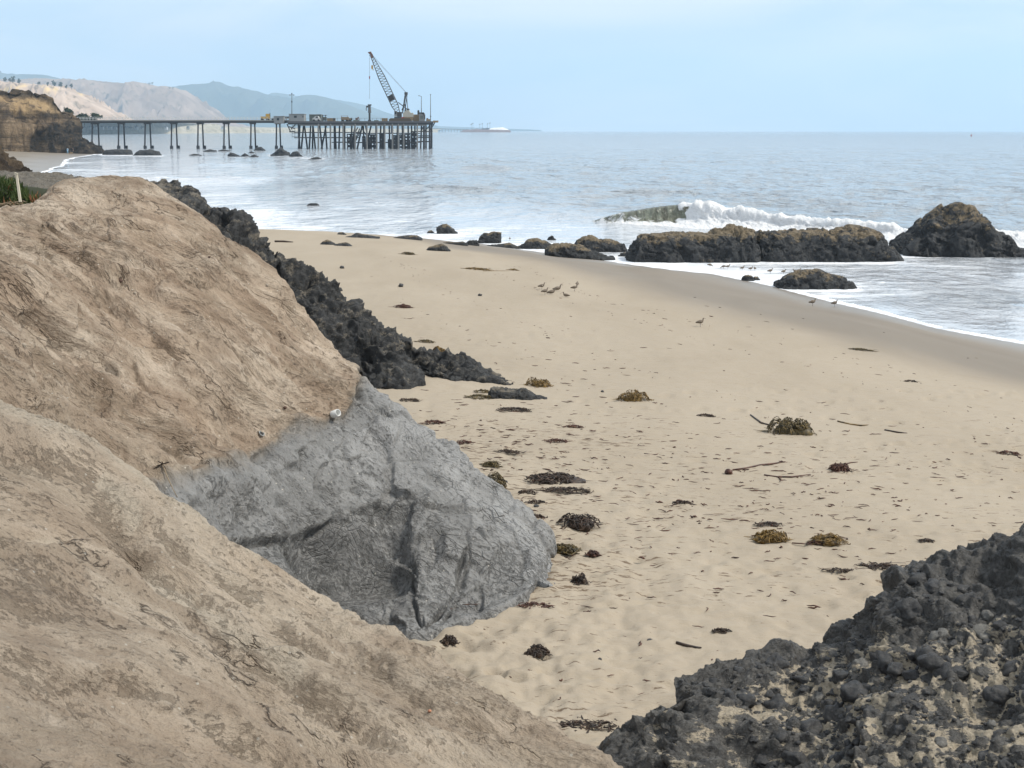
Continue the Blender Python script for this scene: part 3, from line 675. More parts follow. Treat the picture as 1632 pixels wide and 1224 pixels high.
# ------------------------------------------------------------------ the dark shale ledge behind the bluff
def build_ledge():
    S_ = [(-300, 268, 34), (-80, 271, 34), (20, 274, 34), (100, 281, 33.5), (180, 287, 33), (235, 291, 32.5), (275, 296, 32), (303, 303, 31.5), (318, 322, 31.2), (326, 340, 31), (352, 346, 30.8), (370, 343, 30.6), (388, 350, 30.5), (402, 368, 30.4),
          (422, 378, 30.3), (434, 390, 30.2), (436, 408, 30.1), (452, 413, 30), (474, 426, 30), (516, 450, 30), (549, 474, 30), (583, 507, 30), (613, 528, 30), (646, 553, 30), (684, 568, 30.1), (740, 575, 30.1), (785, 596, 30.1), (806, 607, 30), (818, 612, None)]
    B_ = [(-300, 330, 27), (-80, 335, 27), (20, 345, 27), (80, 350, 27), (140, 365, 27), (190, 380, 27), (230, 400, 27), (260, 420, 27), (290, 440, 27.2), (310, 455, 27.3), (330, 470, 27.4), (350, 485, 27.5), (370, 500, 27.6), (390, 515, 27.7),
          (410, 530, 27.8), (430, 545, 27.9), (450, 560, 28), (480, 580, 28), (510, 596, 28), (540, 605, 28), (575, 612, None), (610, 616, None), (655, 618, None), (672, 600, None), (700, 603, None), (745, 607, None), (790, 611, None), (806, 613, None), (818, 613, None)]
    C = []
    for i, ((sx, sy, SY), (bx, by, BY)) in enumerate(zip(S_, B_)):
        Sp = on_sand(sx, sy) if SY is None else unp(sx, sy, SY)
        Bp = on_sand(bx, by) if BY is None else unp(bx, by, BY)
        flat = sstep(9, 4, i)                       # the far left is the flat top of the terrace
        hh = max(Sp[2] - 1.2, .3)
        row = [down(Sp, -.3, 3.0, min(Sp[2] - .6, .5)), down(Sp, -.15, 1.1, Sp[2] - .35 * hh), down(Sp, -.05, .35, Sp[2] - .15)]
        for t in (0, .12, .35, .65, 1.0):
            row.append(unp(sx + (bx - sx) * t, sy + (by - sy) * t, Sp[1] + (Bp[1] - Sp[1]) * t ** .8) if t < 1 else Bp)
        row.append(down(Bp, 0, -.1, Bp[2] - .6)); C.append(row)
    P = loft(C, 620, 190); N = normals(P)
    if N[300, 120, 1] > 0: N = -N
    X, Y, Z = P[..., 0], P[..., 1], P[..., 2]; px, py = proj(X, Y, Z)
    w1 = fbm(X * .5, Y * .5, Z * .5, 2)
    a, b, c = .85 * X - .5 * Z, .5 * X + .85 * Z, Y
    u = np.linspace(0, 1, P.shape[0])[:, None]
    amp = (.35 + .65 * sstep(240, 330, px)) * (1 - .6 * sstep(700, 800, px)) * (1 - sstep(.975, 1, u))
    d = .22 * (ridged(a * .5, b * .9 + w1 * .3, c * .8, 4, .55) - 1.0) + .07 * (ridged(X * 2.2, Y * 2, Z * 2.6, 3) - 1)
    f1, f2, cid = worley(a * 1.3, b * 1.9, c * 1.5, 5); d = d + .25 * (cid - .5) * sstep(0, .06, f2 - f1)
    d = np.clip(d + .05, -.3, .13) + .10 * (ridged(X * 3.5, Y * 3.5, Z * 3.0, 3) - .9) + .10 * (worley(X * 3.2, Y * 3.2, Z * 2.6, 8)[2] - .5)
    P = P + N * (d * amp)[..., None]
    dry = sstep(330, 200, px) * .9 + .35 * sstep(.3, .7, N[..., 2])
    me = grid_mesh('shale_ledge', P, dict(dry=dry))
    tag(link('shale_ledge', me, M_LEDGE), 'dark jagged shale ledge running down from the bluff to a low tail on the sand', 'rock ledge')
build_ledge()

# ------------------------------------------------------------------ the dark tar rock at the lower right
def build_tar_rock():
    S_ = [(938, 1212, None), (958, 1192, 11.0), (985, 1168, 11.0), (1012, 1152, 11.1), (1050, 1128, 11.2), (1066, 1100, 11.4), (1070, 1080, 11.5), (1110, 1062, 11.6), (1160, 1046, 11.8), (1215, 1043, 12.0), (1270, 1044, 12.0), (1302, 1030, 12.1), (1340, 992, 12.2), (1362, 978, 12.2),
          (1395, 940, 12.3), (1425, 915, 12.3), (1455, 902, 12.3), (1500, 882, 12.3), (1560, 868, 12.2), (1605, 858, 12.1), (1640, 840, 12.0), (1700, 815, 12.0), (1850, 770, 12.0), (1960, 860, 12.1), (2040, 1010, 12.3)]
    n = len(S_); C = []
    for i, (sx, sy, SY) in enumerate(S_):
        Sp = on_sand(sx, sy) if SY is None else unp(sx, sy, SY)
        u = i / (n - 1)
        bx = 930 + (sx - 938) * 1.0; by = 1400
        zb = 1.9 + .9 * u ** .8 if i < n - 2 else (2.3 if i == n - 2 else 1.7)
        # foreground ground level: choose depth so the face slopes gently towards the camera
        dz = (unp(bx, by, 1.0)[2] - CAM_H); BY = (zb - CAM_H) / dz
        Bp = unp(bx, by, BY)
        row = [down(Sp, .5, 1.6, 1.2), down(Sp, .35, .7, Sp[2] - .5 * min(1, Sp[2] - 1.6)), down(Sp, .12, .2, Sp[2] - .10)]
        for t in (0, .1, .3, .6, 1.0): row.append(unp(sx + (bx - sx) * t, sy + (by - sy) * t, Sp[1] + (Bp[1] - Sp[1]) * t ** .88))
        C.append(row)
    P = loft(C, 560, 400); N = normals(P)
    if N[300, 300, 2] < 0: N = -N
    X, Y, Z = P[..., 0], P[..., 1], P[..., 2]; px, py = proj(X, Y, Z)
    u = np.linspace(0, 1, P.shape[0])[:, None]
    w1 = fbm(X * .7, Y * .7, Z * .7, 3)
    d = .10 * fbm(X * .9, Y * .9, Z * 1.2, 3) + .075 * (ridged(X * 1.6 + w1, Y * 1.6, Z * 2.6, 4, .55) - 1) + .018 * (ridged(X * 8, Y * 8, Z * 11, 3, .6) - 1)
    f1, f2, cid = worley(X * 3.2 + w1, Y * 3.2, Z * 4.5, 2); d = d + .07 * (cid - .5) * sstep(0, .10, f2 - f1)
    lump = worley(X * 7 + w1, Y * 7, Z * 7, 12)[0]; field = soft(px, py, [(1000, 1150), (1290, 1040), (1480, 940), (1700, 960), (1700, 1300), (1000, 1300)], 40)
    d = d + .05 * field * sstep(.55, .1, lump)
    d = d + .16 * soft(px, py, [(1400, 930), (1480, 890), (1700, 850), (1700, 950), (1560, 940), (1400, 1000)], 25) * (ridged(X * 1.2 + .6 * Z, Y * .8, Z * 1.5, 3) - .9)
    dd, _ = dpoly(px, py, [(1066, 1110), (1090, 1130), (1150, 1150), (1200, 1190), (1230, 1224)]); d = d - .12 * np.exp(-(dd / 16) ** 2)
    d = d * (1 - sstep(.06, 0, u))
    P = P + N * d[..., None]
    sandy = -.02 + .27 * np.clip(field, 0, 1) * sstep(950, 1080, py) - .16 * soft(px, py, [(1060, 1110), (1250, 1160), (1300, 1240), (900, 1300)], 20) - .7 * soft(px, py, [(1380, 1010), (1480, 880), (1700, 840), (1700, 960), (1560, 960)], 30)
    # the low sides of lumps hold the sand
    sandy = sandy + .38 * sstep(.3, .6, lump) * field - .45 * sstep(.38, .2, lump) * field
    dry = .2 + .3 * field
    me = grid_mesh('rock_outcrop', P, dict(dry=dry, sandy=sandy))
    root = tag(link('rock_outcrop', me, M_TAR), 'black lumpy rock outcrop dusted with sand, filling the near corner beside the beach', 'rock')
    # cobbles set in the outcrop, each its own piece
    mats = [M_COB, M_COB2]
    metas = []
    for k in range(14):
        v, f = ICO3
        r = R_.rand(3) * 50; vv = v * (1 + .42 * fbm(v[:, 0] * 1.1 + r[0], v[:, 1] * 1.1 + r[1], v[:, 2] * 1.1 + r[2], 3) + .22 * (worley(v[:, 0] * 1.6 + r[0], v[:, 1] * 1.6 + r[1], v[:, 2] * 1.6 + r[2])[2] - .5))[:, None]
        m_ = bpy.data.meshes.new('cobble'); m_.from_pydata(vv.tolist(), [], f); m_.polygons.foreach_set('use_smooth', [True] * len(f)); m_.materials.append(mats[1] if k in (3, 8) else mats[0]); m_.update(); metas.append(m_)
    fl = P.reshape(-1, 3); fpx, fpy = px.ravel(), py.ravel(); Nf = N.reshape(-1, 3)
    region = inpoly(fpx, fpy, [(1100, 1070), (1290, 1050), (1400, 960), (1470, 905), (1640, 930), (1640, 1232), (1250, 1232), (1180, 1150)]) & (np.repeat(np.arange(P.shape[1])[None], P.shape[0], 0).ravel() > 140)
    cand = np.where(region)[0]; placed = []
    big = [(1530, 935, 34), (1560, 1005, 26), (1455, 985, 27), (1500, 1020, 17), (1415, 965, 24), (1470, 940, 22), (1395, 1040, 20), (1290, 1083, 20), (1455, 1080, 16), (1490, 1072, 17), (1510, 1078, 22), (1530, 1075, 18), (1435, 1110, 18), (1380, 1090, 16),
           (1340, 1075, 18), (1370, 1060, 18), (1240, 1062, 22), (1480, 1055, 20), (1365, 1110, 22), (1395, 1120, 20), (1455, 1120, 20), (1590, 1100, 24), (1610, 1060, 24), (1540, 960, 22), (1360, 1135, 14), (1260, 1112, 10), (1430, 1075, 14), (1300, 1105, 14)]
    def put(i, r, par):
        p = fl[i]; n_ = Nf[i]
        ob = bpy.data.objects.new('cobble', metas[rnd.randrange(14)]); COL.objects.link(ob); ob.parent = par
        ob.location = p - n_ * r * .42; ob.scale = (r * rnd.uniform(.9, 1.35), r * rnd.uniform(.8, 1.1), r * rnd.uniform(.6, .95)); ob.rotation_euler = (rnd.uniform(-.5, .5), rnd.uniform(-.5, .5), rnd.uniform(0, 6.3))
    for bx, by, rp in big:
        i = cand[np.argmin((fpx[cand] - bx) ** 2 + (fpy[cand] - by) ** 2)]; r = rp * fl[i][1] / FPX * .95
        put(i, r, root); placed.append((fl[i], r))
    tries = 0
    while len(placed) < 300 and tries < 30000:
        tries += 1; i = cand[R_.randint(len(cand))]
        if gn(fl[i][0] * 1.3, fl[i][1] * 1.3, 3.0) < -.25 + rnd.uniform(-.2, .3): continue
        r = min(.12, .016 + rnd.expovariate(1 / .022))
        if any(np.linalg.norm(fl[i] - q) < (r + qr) * .8 for q, qr in placed): continue
        put(i, r, root); placed.append((fl[i], r))
    mb = MB(); v, f = ICO1
    for k in range(900):
        i = cand[R_.randint(len(cand))]; r = rnd.uniform(.008, .024); a_ = rnd.uniform(0, 6.28)
        q = v * np.array([r * rnd.uniform(.8, 1.5), r, r * .8]); q = q @ np.array([[math.cos(a_), math.sin(a_), 0], [-math.sin(a_), math.cos(a_), 0], [0, 0, 1]])
        mb.add(q + fl[i] - Nf[i] * r * .2, f)
    o = mb.build('pebbles', M_COB, root, smooth=True); o['kind'] = 'stuff'
M_COB = mat_rock('cobble_dark', dark=(.028, .030, .034), light=(.088, .086, .083), top=(.13, .125, .115), scale=6, rough=.5)
M_COB2 = mat_rock('cobble_pale', dark=(.10, .10, .095), light=(.22, .21, .19), top=(.3, .27, .22), scale=6, rough=.7)
for m_ in (M_COB, M_COB2): pass
build_tar_rock()

# ------------------------------------------------------------------ boulders
def boulder(label, prof, base, depth=.7, name='boulder', group=None, nu=150, nv=70, amp=.12, mat=None, dry=.35, floor=0.0, freq=1.0, seed=0, cat='rock', Y=None):
    amp = amp * 1.3
    """a rock with the traced outline prof [(px, py)...], standing where the base row meets sand or water"""
    xl, xr = prof[0][0], prof[-1][0]
    c0 = on_sand((xl + xr) / 2, base, floor) if Y is None else unp((xl + xr) / 2, base, Y)
    Yc = c0[1]; m = Yc / FPX
    W = (xr - xl) * m; D = W * depth * .5; D = min(D, 2.6 + .25 * W)
    Yc = Yc + D * .8
    tt = np.linspace(0, 1, nu); t2 = .5 - .5 * np.cos(math.pi * tt)
    pxs = xl + (xr - xl) * t2
    tops = np.interp(pxs, [p[0] for p in prof], [p[1] for p in prof])
    top = np.array([unp(a_, b_, Yc) for a_, b_ in zip(pxs, tops)])
    zb = c0[2]; h = np.maximum(top[:, 2] - zb, 0.01)
    env = np.sqrt(np.clip(1 - (2 * tt - 1) ** 4, 0, 1)); env[0] = env[-1] = .02
    v = np.linspace(0, 1, nv); th = math.pi * v
    cs = np.sign(np.cos(th)) * np.abs(np.cos(th)) ** .75; sn = np.sin(th) ** .62
    P = np.zeros((nu, nv, 3))
    P[..., 0] = top[:, 0:1]
    P[..., 1] = Yc - D * env[:, None] * cs[None, :]
    sk = .35 * W * .02
    P[..., 2] = zb - .25 * min(h.max(), 1.5) * (1 - sn[None, :]) - .05 + (h[:, None] + .05) * sn[None, :]
    N = normals(P)
    if N[nu // 2, 3, 1] > 0: N = -N
    X, Y_, Z = P[..., 0] + seed * 7.7, P[..., 1], P[..., 2]; sc = freq / max(h.max(), .2)
    w1 = fbm(X * sc * .8, Y_ * sc * .8, Z * sc * .8, 2)
    d = (ridged(X * sc * 1.1 + w1 * .4, Y_ * sc * 1.1, Z * sc * 1.3, 4, .55) - 1.05) * .8
    f1, f2, cid = worley(X * sc * 2.3 + w1 * .3 + .3 * Z * sc, Y_ * sc * 2.3, Z * sc * 2.3, seed & 255); d = d + 1.0 * (cid - .5) * sstep(0, .07, f2 - f1)
    f1, f2, cid = worley(X * sc * 6, Y_ * sc * 6, Z * sc * 6, seed + 9 & 255); d = d + .35 * (cid - .5) * sstep(0, .1, f2 - f1)
    hm = h.max(); ed = np.minimum(tt, 1 - tt) * 2; ed = sstep(0, .15, ed)[:, None]
    P = P + N * (np.clip(d, -1, .55) * amp * hm * ed)[..., None]
    dr = dry * sstep(.35, .95, (P[..., 2] - zb) / hm) + .5 * (dry > .3) * sstep(.5, .9, N[..., 2]) * sstep(.3, .6, (P[..., 2] - zb) / hm)
    loc = np.array([top[nu // 2, 0], Yc, zb]); P = P - loc
    me = grid_mesh(name, P, dict(dry=dr))
    o = link(name, me, mat or M_ROCK); o.location = loc
    tag(o, label, cat, group)
    return o
boulder('tall dark sea stack standing in the surf, highest of the rocks', [(1426, 407), (1428, 392), (1440, 383), (1458, 372), (1478, 352), (1500, 338), (1510, 329), (1524, 326), (1541, 329), (1556, 340), (1562, 355), (1574, 368), (1580, 374), (1590, 372), (1597, 388), (1612, 396), (1632, 401), (1662, 408)], 409, .75, nu=260, nv=130, seed=1, freq=1.6, amp=.09)
boulder('long flat-topped wet rock at the water, beside the sea stack', [(1196, 414), (1198, 378), (1214, 367), (1240, 371), (1262, 368), (1300, 367), (1345, 365), (1356, 361), (1374, 363), (1396, 370), (1407, 380), (1418, 396), (1432, 413)], 417, .5, nu=260, nv=120, seed=2, freq=1.2, amp=.10)
boulder('long hump-backed rock with tan patches along its crest, facing the shorebirds', [(998, 416), (1001, 400), (1012, 384), (1028, 375), (1050, 376), (1084, 370), (1100, 372), (1128, 374), (1138, 367), (1152, 364), (1164, 356), (1182, 360), (1196, 364), (1203, 380), (1206, 417)], 418, .55, nu=260, nv=120, seed=3, freq=1.2, amp=.10, dry=.75)
boulder('low black rock in the shallow swash, nearest to the wading birds', [(1236, 452), (1252, 443), (1268, 434), (1288, 430), (1304, 430), (1322, 438), (1344, 443), (1356, 450), (1362, 460)], 461, .6, seed=4, freq=1.2)
boulder('small rounded stone in the thin film of water beside the low black rock', [(1182, 448), (1184, 441), (1191, 438), (1199, 440), (1202, 447)], 448, .8, nu=60, nv=40, seed=5)
boulder('smaller of two stones in the film of water, touching the rounded one', [(1199, 447), (1202, 441), (1208, 441), (1212, 447)], 447, .8, nu=60, nv=40, seed=6)
boulder('long low rock sloping into the sand, front of the middle cluster', [(868, 398), (884, 389), (905, 388), (925, 391), (945, 400), (962, 407), (979, 412)], 412, .5, seed=7, dry=.5)
boulder('blocky rock with a flat end, back of the middle cluster', [(913, 395), (920, 384), (932, 377), (944, 376), (954, 382), (975, 383), (992, 386), (998, 392), (999, 402)], 402, .6, seed=8, dry=.6)
boulder('rounded greenish rock at the left end of the middle cluster', [(820, 396), (836, 388), (842, 382), (856, 380), (870, 385), (884, 394)], 397, .6, seed=9, dry=.7)
boulder('dark leaning rock at the water edge with its top tilting away', [(761, 388), (764, 379), (772, 372), (784, 371), (794, 369), (801, 372), (798, 380), (799, 388)], 388, .7, nu=90, nv=50, seed=10)
boulder('dark boulder standing in the white surf beyond the sand', [(696, 373), (696, 362), (704, 359), (712, 357), (720, 363), (729, 370), (730, 373)], 373, .7, nu=90, nv=50, seed=11)
boulder('small reddish stone in the surf beside the dark boulder', [(680, 372), (683, 368), (688, 367), (693, 372)], 372, .8, nu=50, nv=30, seed=12)
boulder('grey mound of rock lying on the wet sand by a small pool', [(678, 400), (684, 394), (694, 391), (704, 389), (712, 393), (718, 400)], 400, .7, nu=90, nv=50, seed=13)
boulder('flat dark rock at the waterline, long and low behind the brown stones', [(550, 378), (560, 376), (568, 371), (578, 374), (592, 376), (605, 379)], 379, .6, nu=80, nv=40, seed=14)
boulder('tiny red-brown stone at the edge of the foam', [(537, 374), (540, 370), (547, 370), (552, 374)], 374, .8, nu=50, nv=30, seed=15)
boulder('long flat slab at the foam edge between the boulder and the brown stones', [(620, 381), (634, 377), (650, 375), (664, 375), (673, 380)], 381, .5, nu=90, nv=40, seed=16)
boulder('brown humped stone on the sand, left of its pair', [(510, 389), (516, 384), (522, 382), (530, 386), (536, 390)], 390, .7, nu=70, nv=40, seed=17, dry=.6)
boulder('brown low stone on the sand, right of its pair', [(532, 391), (540, 388), (552, 386), (561, 392)], 392, .7, nu=70, nv=40, seed=18, dry=.6)
boulder('low row of rock flat on the sand leading to the leaning rock', [(706, 387), (716, 385), (728, 386), (738, 385), (746, 389)], 390, .5, nu=70, nv=40, seed=19)
boulder('broken flat rock just in front of the leaning rock', [(738, 391), (748, 383), (760, 383), (764, 390)], 391, .5, nu=60, nv=40, seed=20)
boulder('scattered low rock between the leaning rock and the greenish rock', [(770, 393), (784, 390), (800, 389), (812, 387), (826, 393)], 394, .4, nu=80, nv=40, seed=21)
boulder('small pointed rock standing alone in the foam above the middle cluster', [(872, 383), (875, 377), (880, 375), (886, 382)], 383, .8, nu=50, nv=30, seed=22)
boulder('small dark rock in the gap beside the hump-backed rock', [(985, 407), (990, 403), (999, 402), (1003, 408)], 409, .6, nu=60, nv=30, seed=23)
boulder('flat black slab of shale lying on the sand beyond the tail of the ledge', [(778, 628), (782, 617), (800, 618), (820, 620), (838, 619), (850, 628), (872, 635)], 636, .35, nu=120, nv=60, seed=24, mat=M_LEDGE, amp=.10)
for lab, prof, base in (
    ('long flat rock just beyond the foot of the far cliff', [(165, 245), (170, 239), (190, 238), (208, 239), (210, 246)], 247),
    ('flat topped rock off the far cliff, second from it', [(213, 248), (222, 240), (236, 238), (252, 241), (256, 247)], 248),
    ('tallest peaked rock of those in front of the pier', [(432, 247), (442, 240), (447, 235), (453, 240), (460, 243), (462, 248)], 248),
    ('round backed rock touching the tallest peaked rock', [(461, 249), (466, 243), (474, 241), (483, 250)], 250),
    ('flat reddish rock alone in front of the first close piles', [(491, 254), (500, 251), (506, 250), (514, 254)], 254),
    ('small rounded rock behind the others below the open pier bents', [(403, 240), (410, 235), (416, 234), (423, 240)], 240),
    ('tiny low rock under the small rounded rock', [(395, 244), (401, 241), (407, 244)], 244),
    ('low pointed rock in the foam below a pier bent', [(363, 247), (368, 243), (374, 245), (383, 249)], 249),
    ('low dark rock between the pointed rock and the tiny one', [(384, 249), (390, 244), (398, 249)], 249),
    ('flat dark rock trailing to the right of two low rocks', [(397, 250), (405, 246), (413, 250)], 250),
    ('thin flat rock near the water line of the second pier bent', [(324, 241), (334, 238), (345, 240)], 242),
    ('thin flat rock beside the third pier bent', [(348, 240), (356, 238), (366, 240)], 241),
    ('thin flat rock nearest the far cliff in the open water', [(302, 247), (310, 245), (321, 247)], 248),
    ('low flat rock awash alone in the middle of the white cove', [(489, 327), (494, 324), (505, 324), (509, 327)], 328)):
    boulder(lab, prof, base, .6, nu=46, nv=28, seed=int(prof[0][0]), mat=M_ROCK, dry=.2, group='rocks in the water before the pier')

# ------------------------------------------------------------------ far cliff, bank, hills
def mat_cliff():
    m, nt, b = new_mat('cliff_earth'); p = geo_pos(nt); h = attr(nt, 'band'); dk = attr(nt, 'dark')
    n_ = noise(nt, mapping(nt, p, scale=(.25, .25, .5)), 1.0, 8, .65, .5)
    s_ = noise(nt, mapping(nt, p, scale=(.5, .3, .09)), 1.0, 7, .65, .4)
    n2_ = noise(nt, p, 1.6, 6, .7)
    lay = noise(nt, mapping(nt, p, scale=(.03, .03, .9)), 1.0, 5, .6)
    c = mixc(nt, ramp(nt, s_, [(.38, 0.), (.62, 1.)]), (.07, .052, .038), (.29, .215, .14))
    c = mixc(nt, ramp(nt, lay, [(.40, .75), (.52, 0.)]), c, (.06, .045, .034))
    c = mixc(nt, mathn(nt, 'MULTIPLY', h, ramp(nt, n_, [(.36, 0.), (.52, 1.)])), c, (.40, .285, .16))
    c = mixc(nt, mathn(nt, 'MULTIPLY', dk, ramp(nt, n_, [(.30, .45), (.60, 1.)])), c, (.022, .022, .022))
    c = mixc(nt, ramp(nt, n2_, [(.60, 0.), (.74, .5)]), c, (.05, .045, .03))
    setb(nt, b, col=c, rough=.95, spec=.1, normal=bump(nt, mathn(nt, 'ADD', n_, mathn(nt, 'MULTIPLY', n2_, .5)), 1.0, 1.5))
    return m
M_CLIFF = mat_cliff()
def build_cliff():
    S_ = [(-500, 120), (-260, 135), (-100, 146), (0, 150), (30, 151), (55, 152), (75, 158), (88, 168), (97, 180), (108, 183), (116, 192), (122, 206), (130, 220), (150, 232), (165, 241), (172, 246)]
    B_ = [(-500, 233), (-260, 235), (-100, 235), (0, 236), (15, 237), (30, 238), (48, 238), (60, 239), (72, 240), (85, 240), (97, 241), (110, 242), (125, 243), (145, 244), (160, 246), (172, 247)]
    C = []
    for i, ((sx, sy), (bx, by)) in enumerate(zip(S_, B_)):
        YB = 395 + 3.2 * i + (0 if i < 13 else 2 * (i - 12)); YS = YB + 16
        Sp = unp(sx, sy, YS); Bp = unp(bx, by, YB)
        row = [down(Sp, -60, 160, Sp[2] * .1 - 2), down(Sp, -22, 70, Sp[2] * .80), down(Sp, -2, 8, Sp[2] + .05)]
        for t, k in ((0, 0), (.10, .1), (.3, .55), (.42, .60), (.5, .9), (.8, .97), (1, 1)):
            row.append(unp(sx + (bx - sx) * t, sy + (by - sy) * t, YS + (YB - YS) * k))
        row.append(down(Bp, 0, -.3, -2.5)); C.append(row)
    P = loft(C, 330, 150); N = normals(P)
    if N[150, 100, 1] > 0: N = -N
    X, Y, Z = P[..., 0], P[..., 1], P[..., 2]; px, py = proj(X, Y, Z)
    d = 1.1 * (ridged(X * .12, Y * .06, Z * .05, 4, .5) - 1) + .35 * fbm(X * .5, Y * .5, Z * .9, 3) + .5 * gn(X * .02, Y * .02, Z * .9) + 1.6 * (worley(X * .2, Y * .2, Z * .16)[2] - .5)
    e = sstep(1, .93, np.linspace(0, 1, P.shape[0]))[:, None]
    P = P + N * (d * e)[..., None]
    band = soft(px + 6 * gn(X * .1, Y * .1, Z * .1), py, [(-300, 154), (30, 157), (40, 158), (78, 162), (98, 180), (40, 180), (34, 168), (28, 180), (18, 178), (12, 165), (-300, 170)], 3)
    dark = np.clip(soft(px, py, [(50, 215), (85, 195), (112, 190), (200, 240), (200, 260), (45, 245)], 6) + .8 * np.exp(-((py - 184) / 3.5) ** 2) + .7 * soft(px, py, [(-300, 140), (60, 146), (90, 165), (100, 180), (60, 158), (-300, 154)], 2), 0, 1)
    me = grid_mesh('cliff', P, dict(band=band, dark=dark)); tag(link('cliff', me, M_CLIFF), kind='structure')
    # nearer earth bank at the left edge
    C = []
    for (sx, sy), (bx, by), in (((-160, 205), (-160, 290)), ((-60, 218), (-70, 290)), ((-10, 232), (-20, 290)), ((3, 239), (-10, 290)), ((16, 252), (0, 292)), ((30, 262), (20, 292)), ((42, 270), (38, 292)), ((50, 274), (50, 292))):
        Sp = unp(sx, sy, 72); Bp = unp(bx, by, 60)
        C.append([down(Sp, 0, 10, 1.0), down(Sp, 0, 4, Sp[2] - .6), Sp, unp(sx * .7 + bx * .3, sy * .7 + by * .3, 70), unp(sx * .3 + bx * .7, sy * .3 + by * .7, 65), Bp, down(Bp, 0, -.5, .5)])
    P = loft(C, 130, 70); N = normals(P)
    if N[60, 50, 1] > 0: N = -N
    X, Y, Z = P[..., 0], P[..., 1], P[..., 2]
    P = P + N * (.35 * (ridged(X * .5, Y * .5, Z * .6, 4, .6) - 1))[..., None]
    me = grid_mesh('earth_bank', P, dict(band=0 * X, dark=0 * X + .55)); tag(link('earth_bank', me, M_CLIFF), kind='structure')
build_cliff()

def mat_hill(name, lo, hi, scrub, scale, yellow=False):
    m, nt, b = new_mat(name); p = geo_pos(nt)
    n_ = noise(nt, p, 1.0 / scale, 7, .62, .4); n2_ = noise(nt, p, 4.0 / scale, 6, .65)
    c = mixc(nt, ramp(nt, n_, [(.36, 0.), (.62, 1.)]), lo, hi)
    c = mixc(nt, ramp(nt, n2_, [(.54, 0.), (.68, .8)]), c, scrub)
    if yellow: c = mixc(nt, attr(nt, 'yellow'), c, (.80, .58, .26))
    setb(nt, b, col=c, rough=1.0, spec=.05)
    return m
def hills(name, S_, Y, deep, mat, base=206.5, rel=.25, nu=320, nv=70, yellow=None, freq=1.0, seed=0):
    xs = np.array([p[0] for p in S_], float); ys = np.array([p[1] for p in S_], float)
    u = np.linspace(xs[0], xs[-1], nu); top = np.interp(u, xs, ys)
    top = np.convolve(np.pad(top, 3, 'edge'), np.ones(7) / 7, 'valid')
    H_ = np.maximum(np.array([unp(a_, b_, Y)[2] for a_, b_ in zip(u, top)]), 1.0)
    v = np.linspace(0, 1, nv); P = np.zeros((nu, nv, 3))
    X0 = (u - 816) / FPX * Y
    yy = -deep + 2.2 * deep * v
    P[..., 1] = Y + yy[None, :]
    P[..., 0] = X0[:, None]
    prof = np.where(v < .4545, sstep(0, .4545, v) ** .9, 1 - .9 * sstep(.4545, 1, v))
    Z = H_[:, None] * prof[None, :]
    X, Yy = P[..., 0] + seed * 3100.0, P[..., 1]; s = freq * 4.0 / deep
    wx = .35 * fbm(X * s * .5, Yy * s * .5, 1, 2)
    r = ridged(X * s * .8 + wx, Yy * s * .35 + wx, 2.0, 5, .52)
    env = (prof * (1 - prof) * 4)[None, :]
    Z = Z + H_[:, None] * rel * (r - 1.0) * (env * .9 + .07)
    P[..., 2] = np.maximum(Z, -.8 + 0 * Z); P[:, 0, 2] = -.8
    px, py = proj(P[..., 0], P[..., 1], P[..., 2])
    at = {}
    if yellow: at['yellow'] = np.clip(sum(soft(px, py, q, 2.5) for q in yellow), 0, 1) * sstep(-.35, .25, gn(X * .03, Yy * .03, P[..., 2] * .06))
    tag(link(name, grid_mesh(name, P, at), mat), kind='structure')
H_FAR = mat_hill('far_mountain', (.05, .07, .05), (.10, .11, .07), (.035, .05, .035), 900)
H_BLUE = mat_hill('blue_mountain', (.035, .05, .03), (.095, .10, .06), (.02, .035, .02), 500)
H_TAN = mat_hill('dry_hill', (.23, .165, .125), (.40, .30, .235), (.09, .085, .06), 160)
H_NEAR = mat_hill('dry_slope', (.34, .25, .19), (.56, .44, .35), (.16, .13, .09), 110, True)
hills('mountains_distant', [(380, 200), (420, 160), (445, 147), (470, 151), (500, 156), (541, 158), (570, 163), (590, 168), (618, 179), (640, 186), (665, 192), (700, 201), (820, 205.5), (860, 207)], 15200, 1200, H_FAR, seed=1)
hills('mountains_blue', [(-700, 110), (-300, 105), (-60, 108), (0, 110), (14, 113), (34, 121), (58, 117), (88, 121), (115, 127), (150, 133), (200, 142), (262, 140), (300, 138), (324, 134), (345, 130), (368, 132), (392, 141), (432, 149), (470, 158), (487, 153), (504, 151), (524, 155), (552, 165), (580, 176), (606, 186), (640, 197), (680, 205), (700, 207)], 12200, 1200, H_BLUE, seed=2, freq=1.6, rel=.35)
hills('hills_tan', [(-700, 128), (-200, 128), (0, 128), (60, 127), (108, 126), (133, 127), (170, 130), (200, 133), (238, 131), (247, 135), (262, 138), (290, 140), (305, 150), (322, 163), (338, 176), (352, 188), (375, 198), (420, 205)], 7200, 800, H_TAN, seed=3, freq=2.0, rel=.38)
hills('slope_near', [(-700, 130), (-200, 128), (0, 128), (18, 130), (38, 134), (60, 133), (100, 137), (118, 139), (132, 147), (150, 158), (168, 168), (182, 176), (196, 184), (214, 197), (230, 205)], 3500, 340, H_NEAR, seed=4, freq=2.4, rel=.42,
      yellow=[[(0, 141), (20, 138), (42, 135), (42, 138), (18, 144), (0, 146)], [(66, 136), (80, 138), (94, 141), (88, 148), (74, 143)], [(120, 143), (136, 150), (130, 153)]])
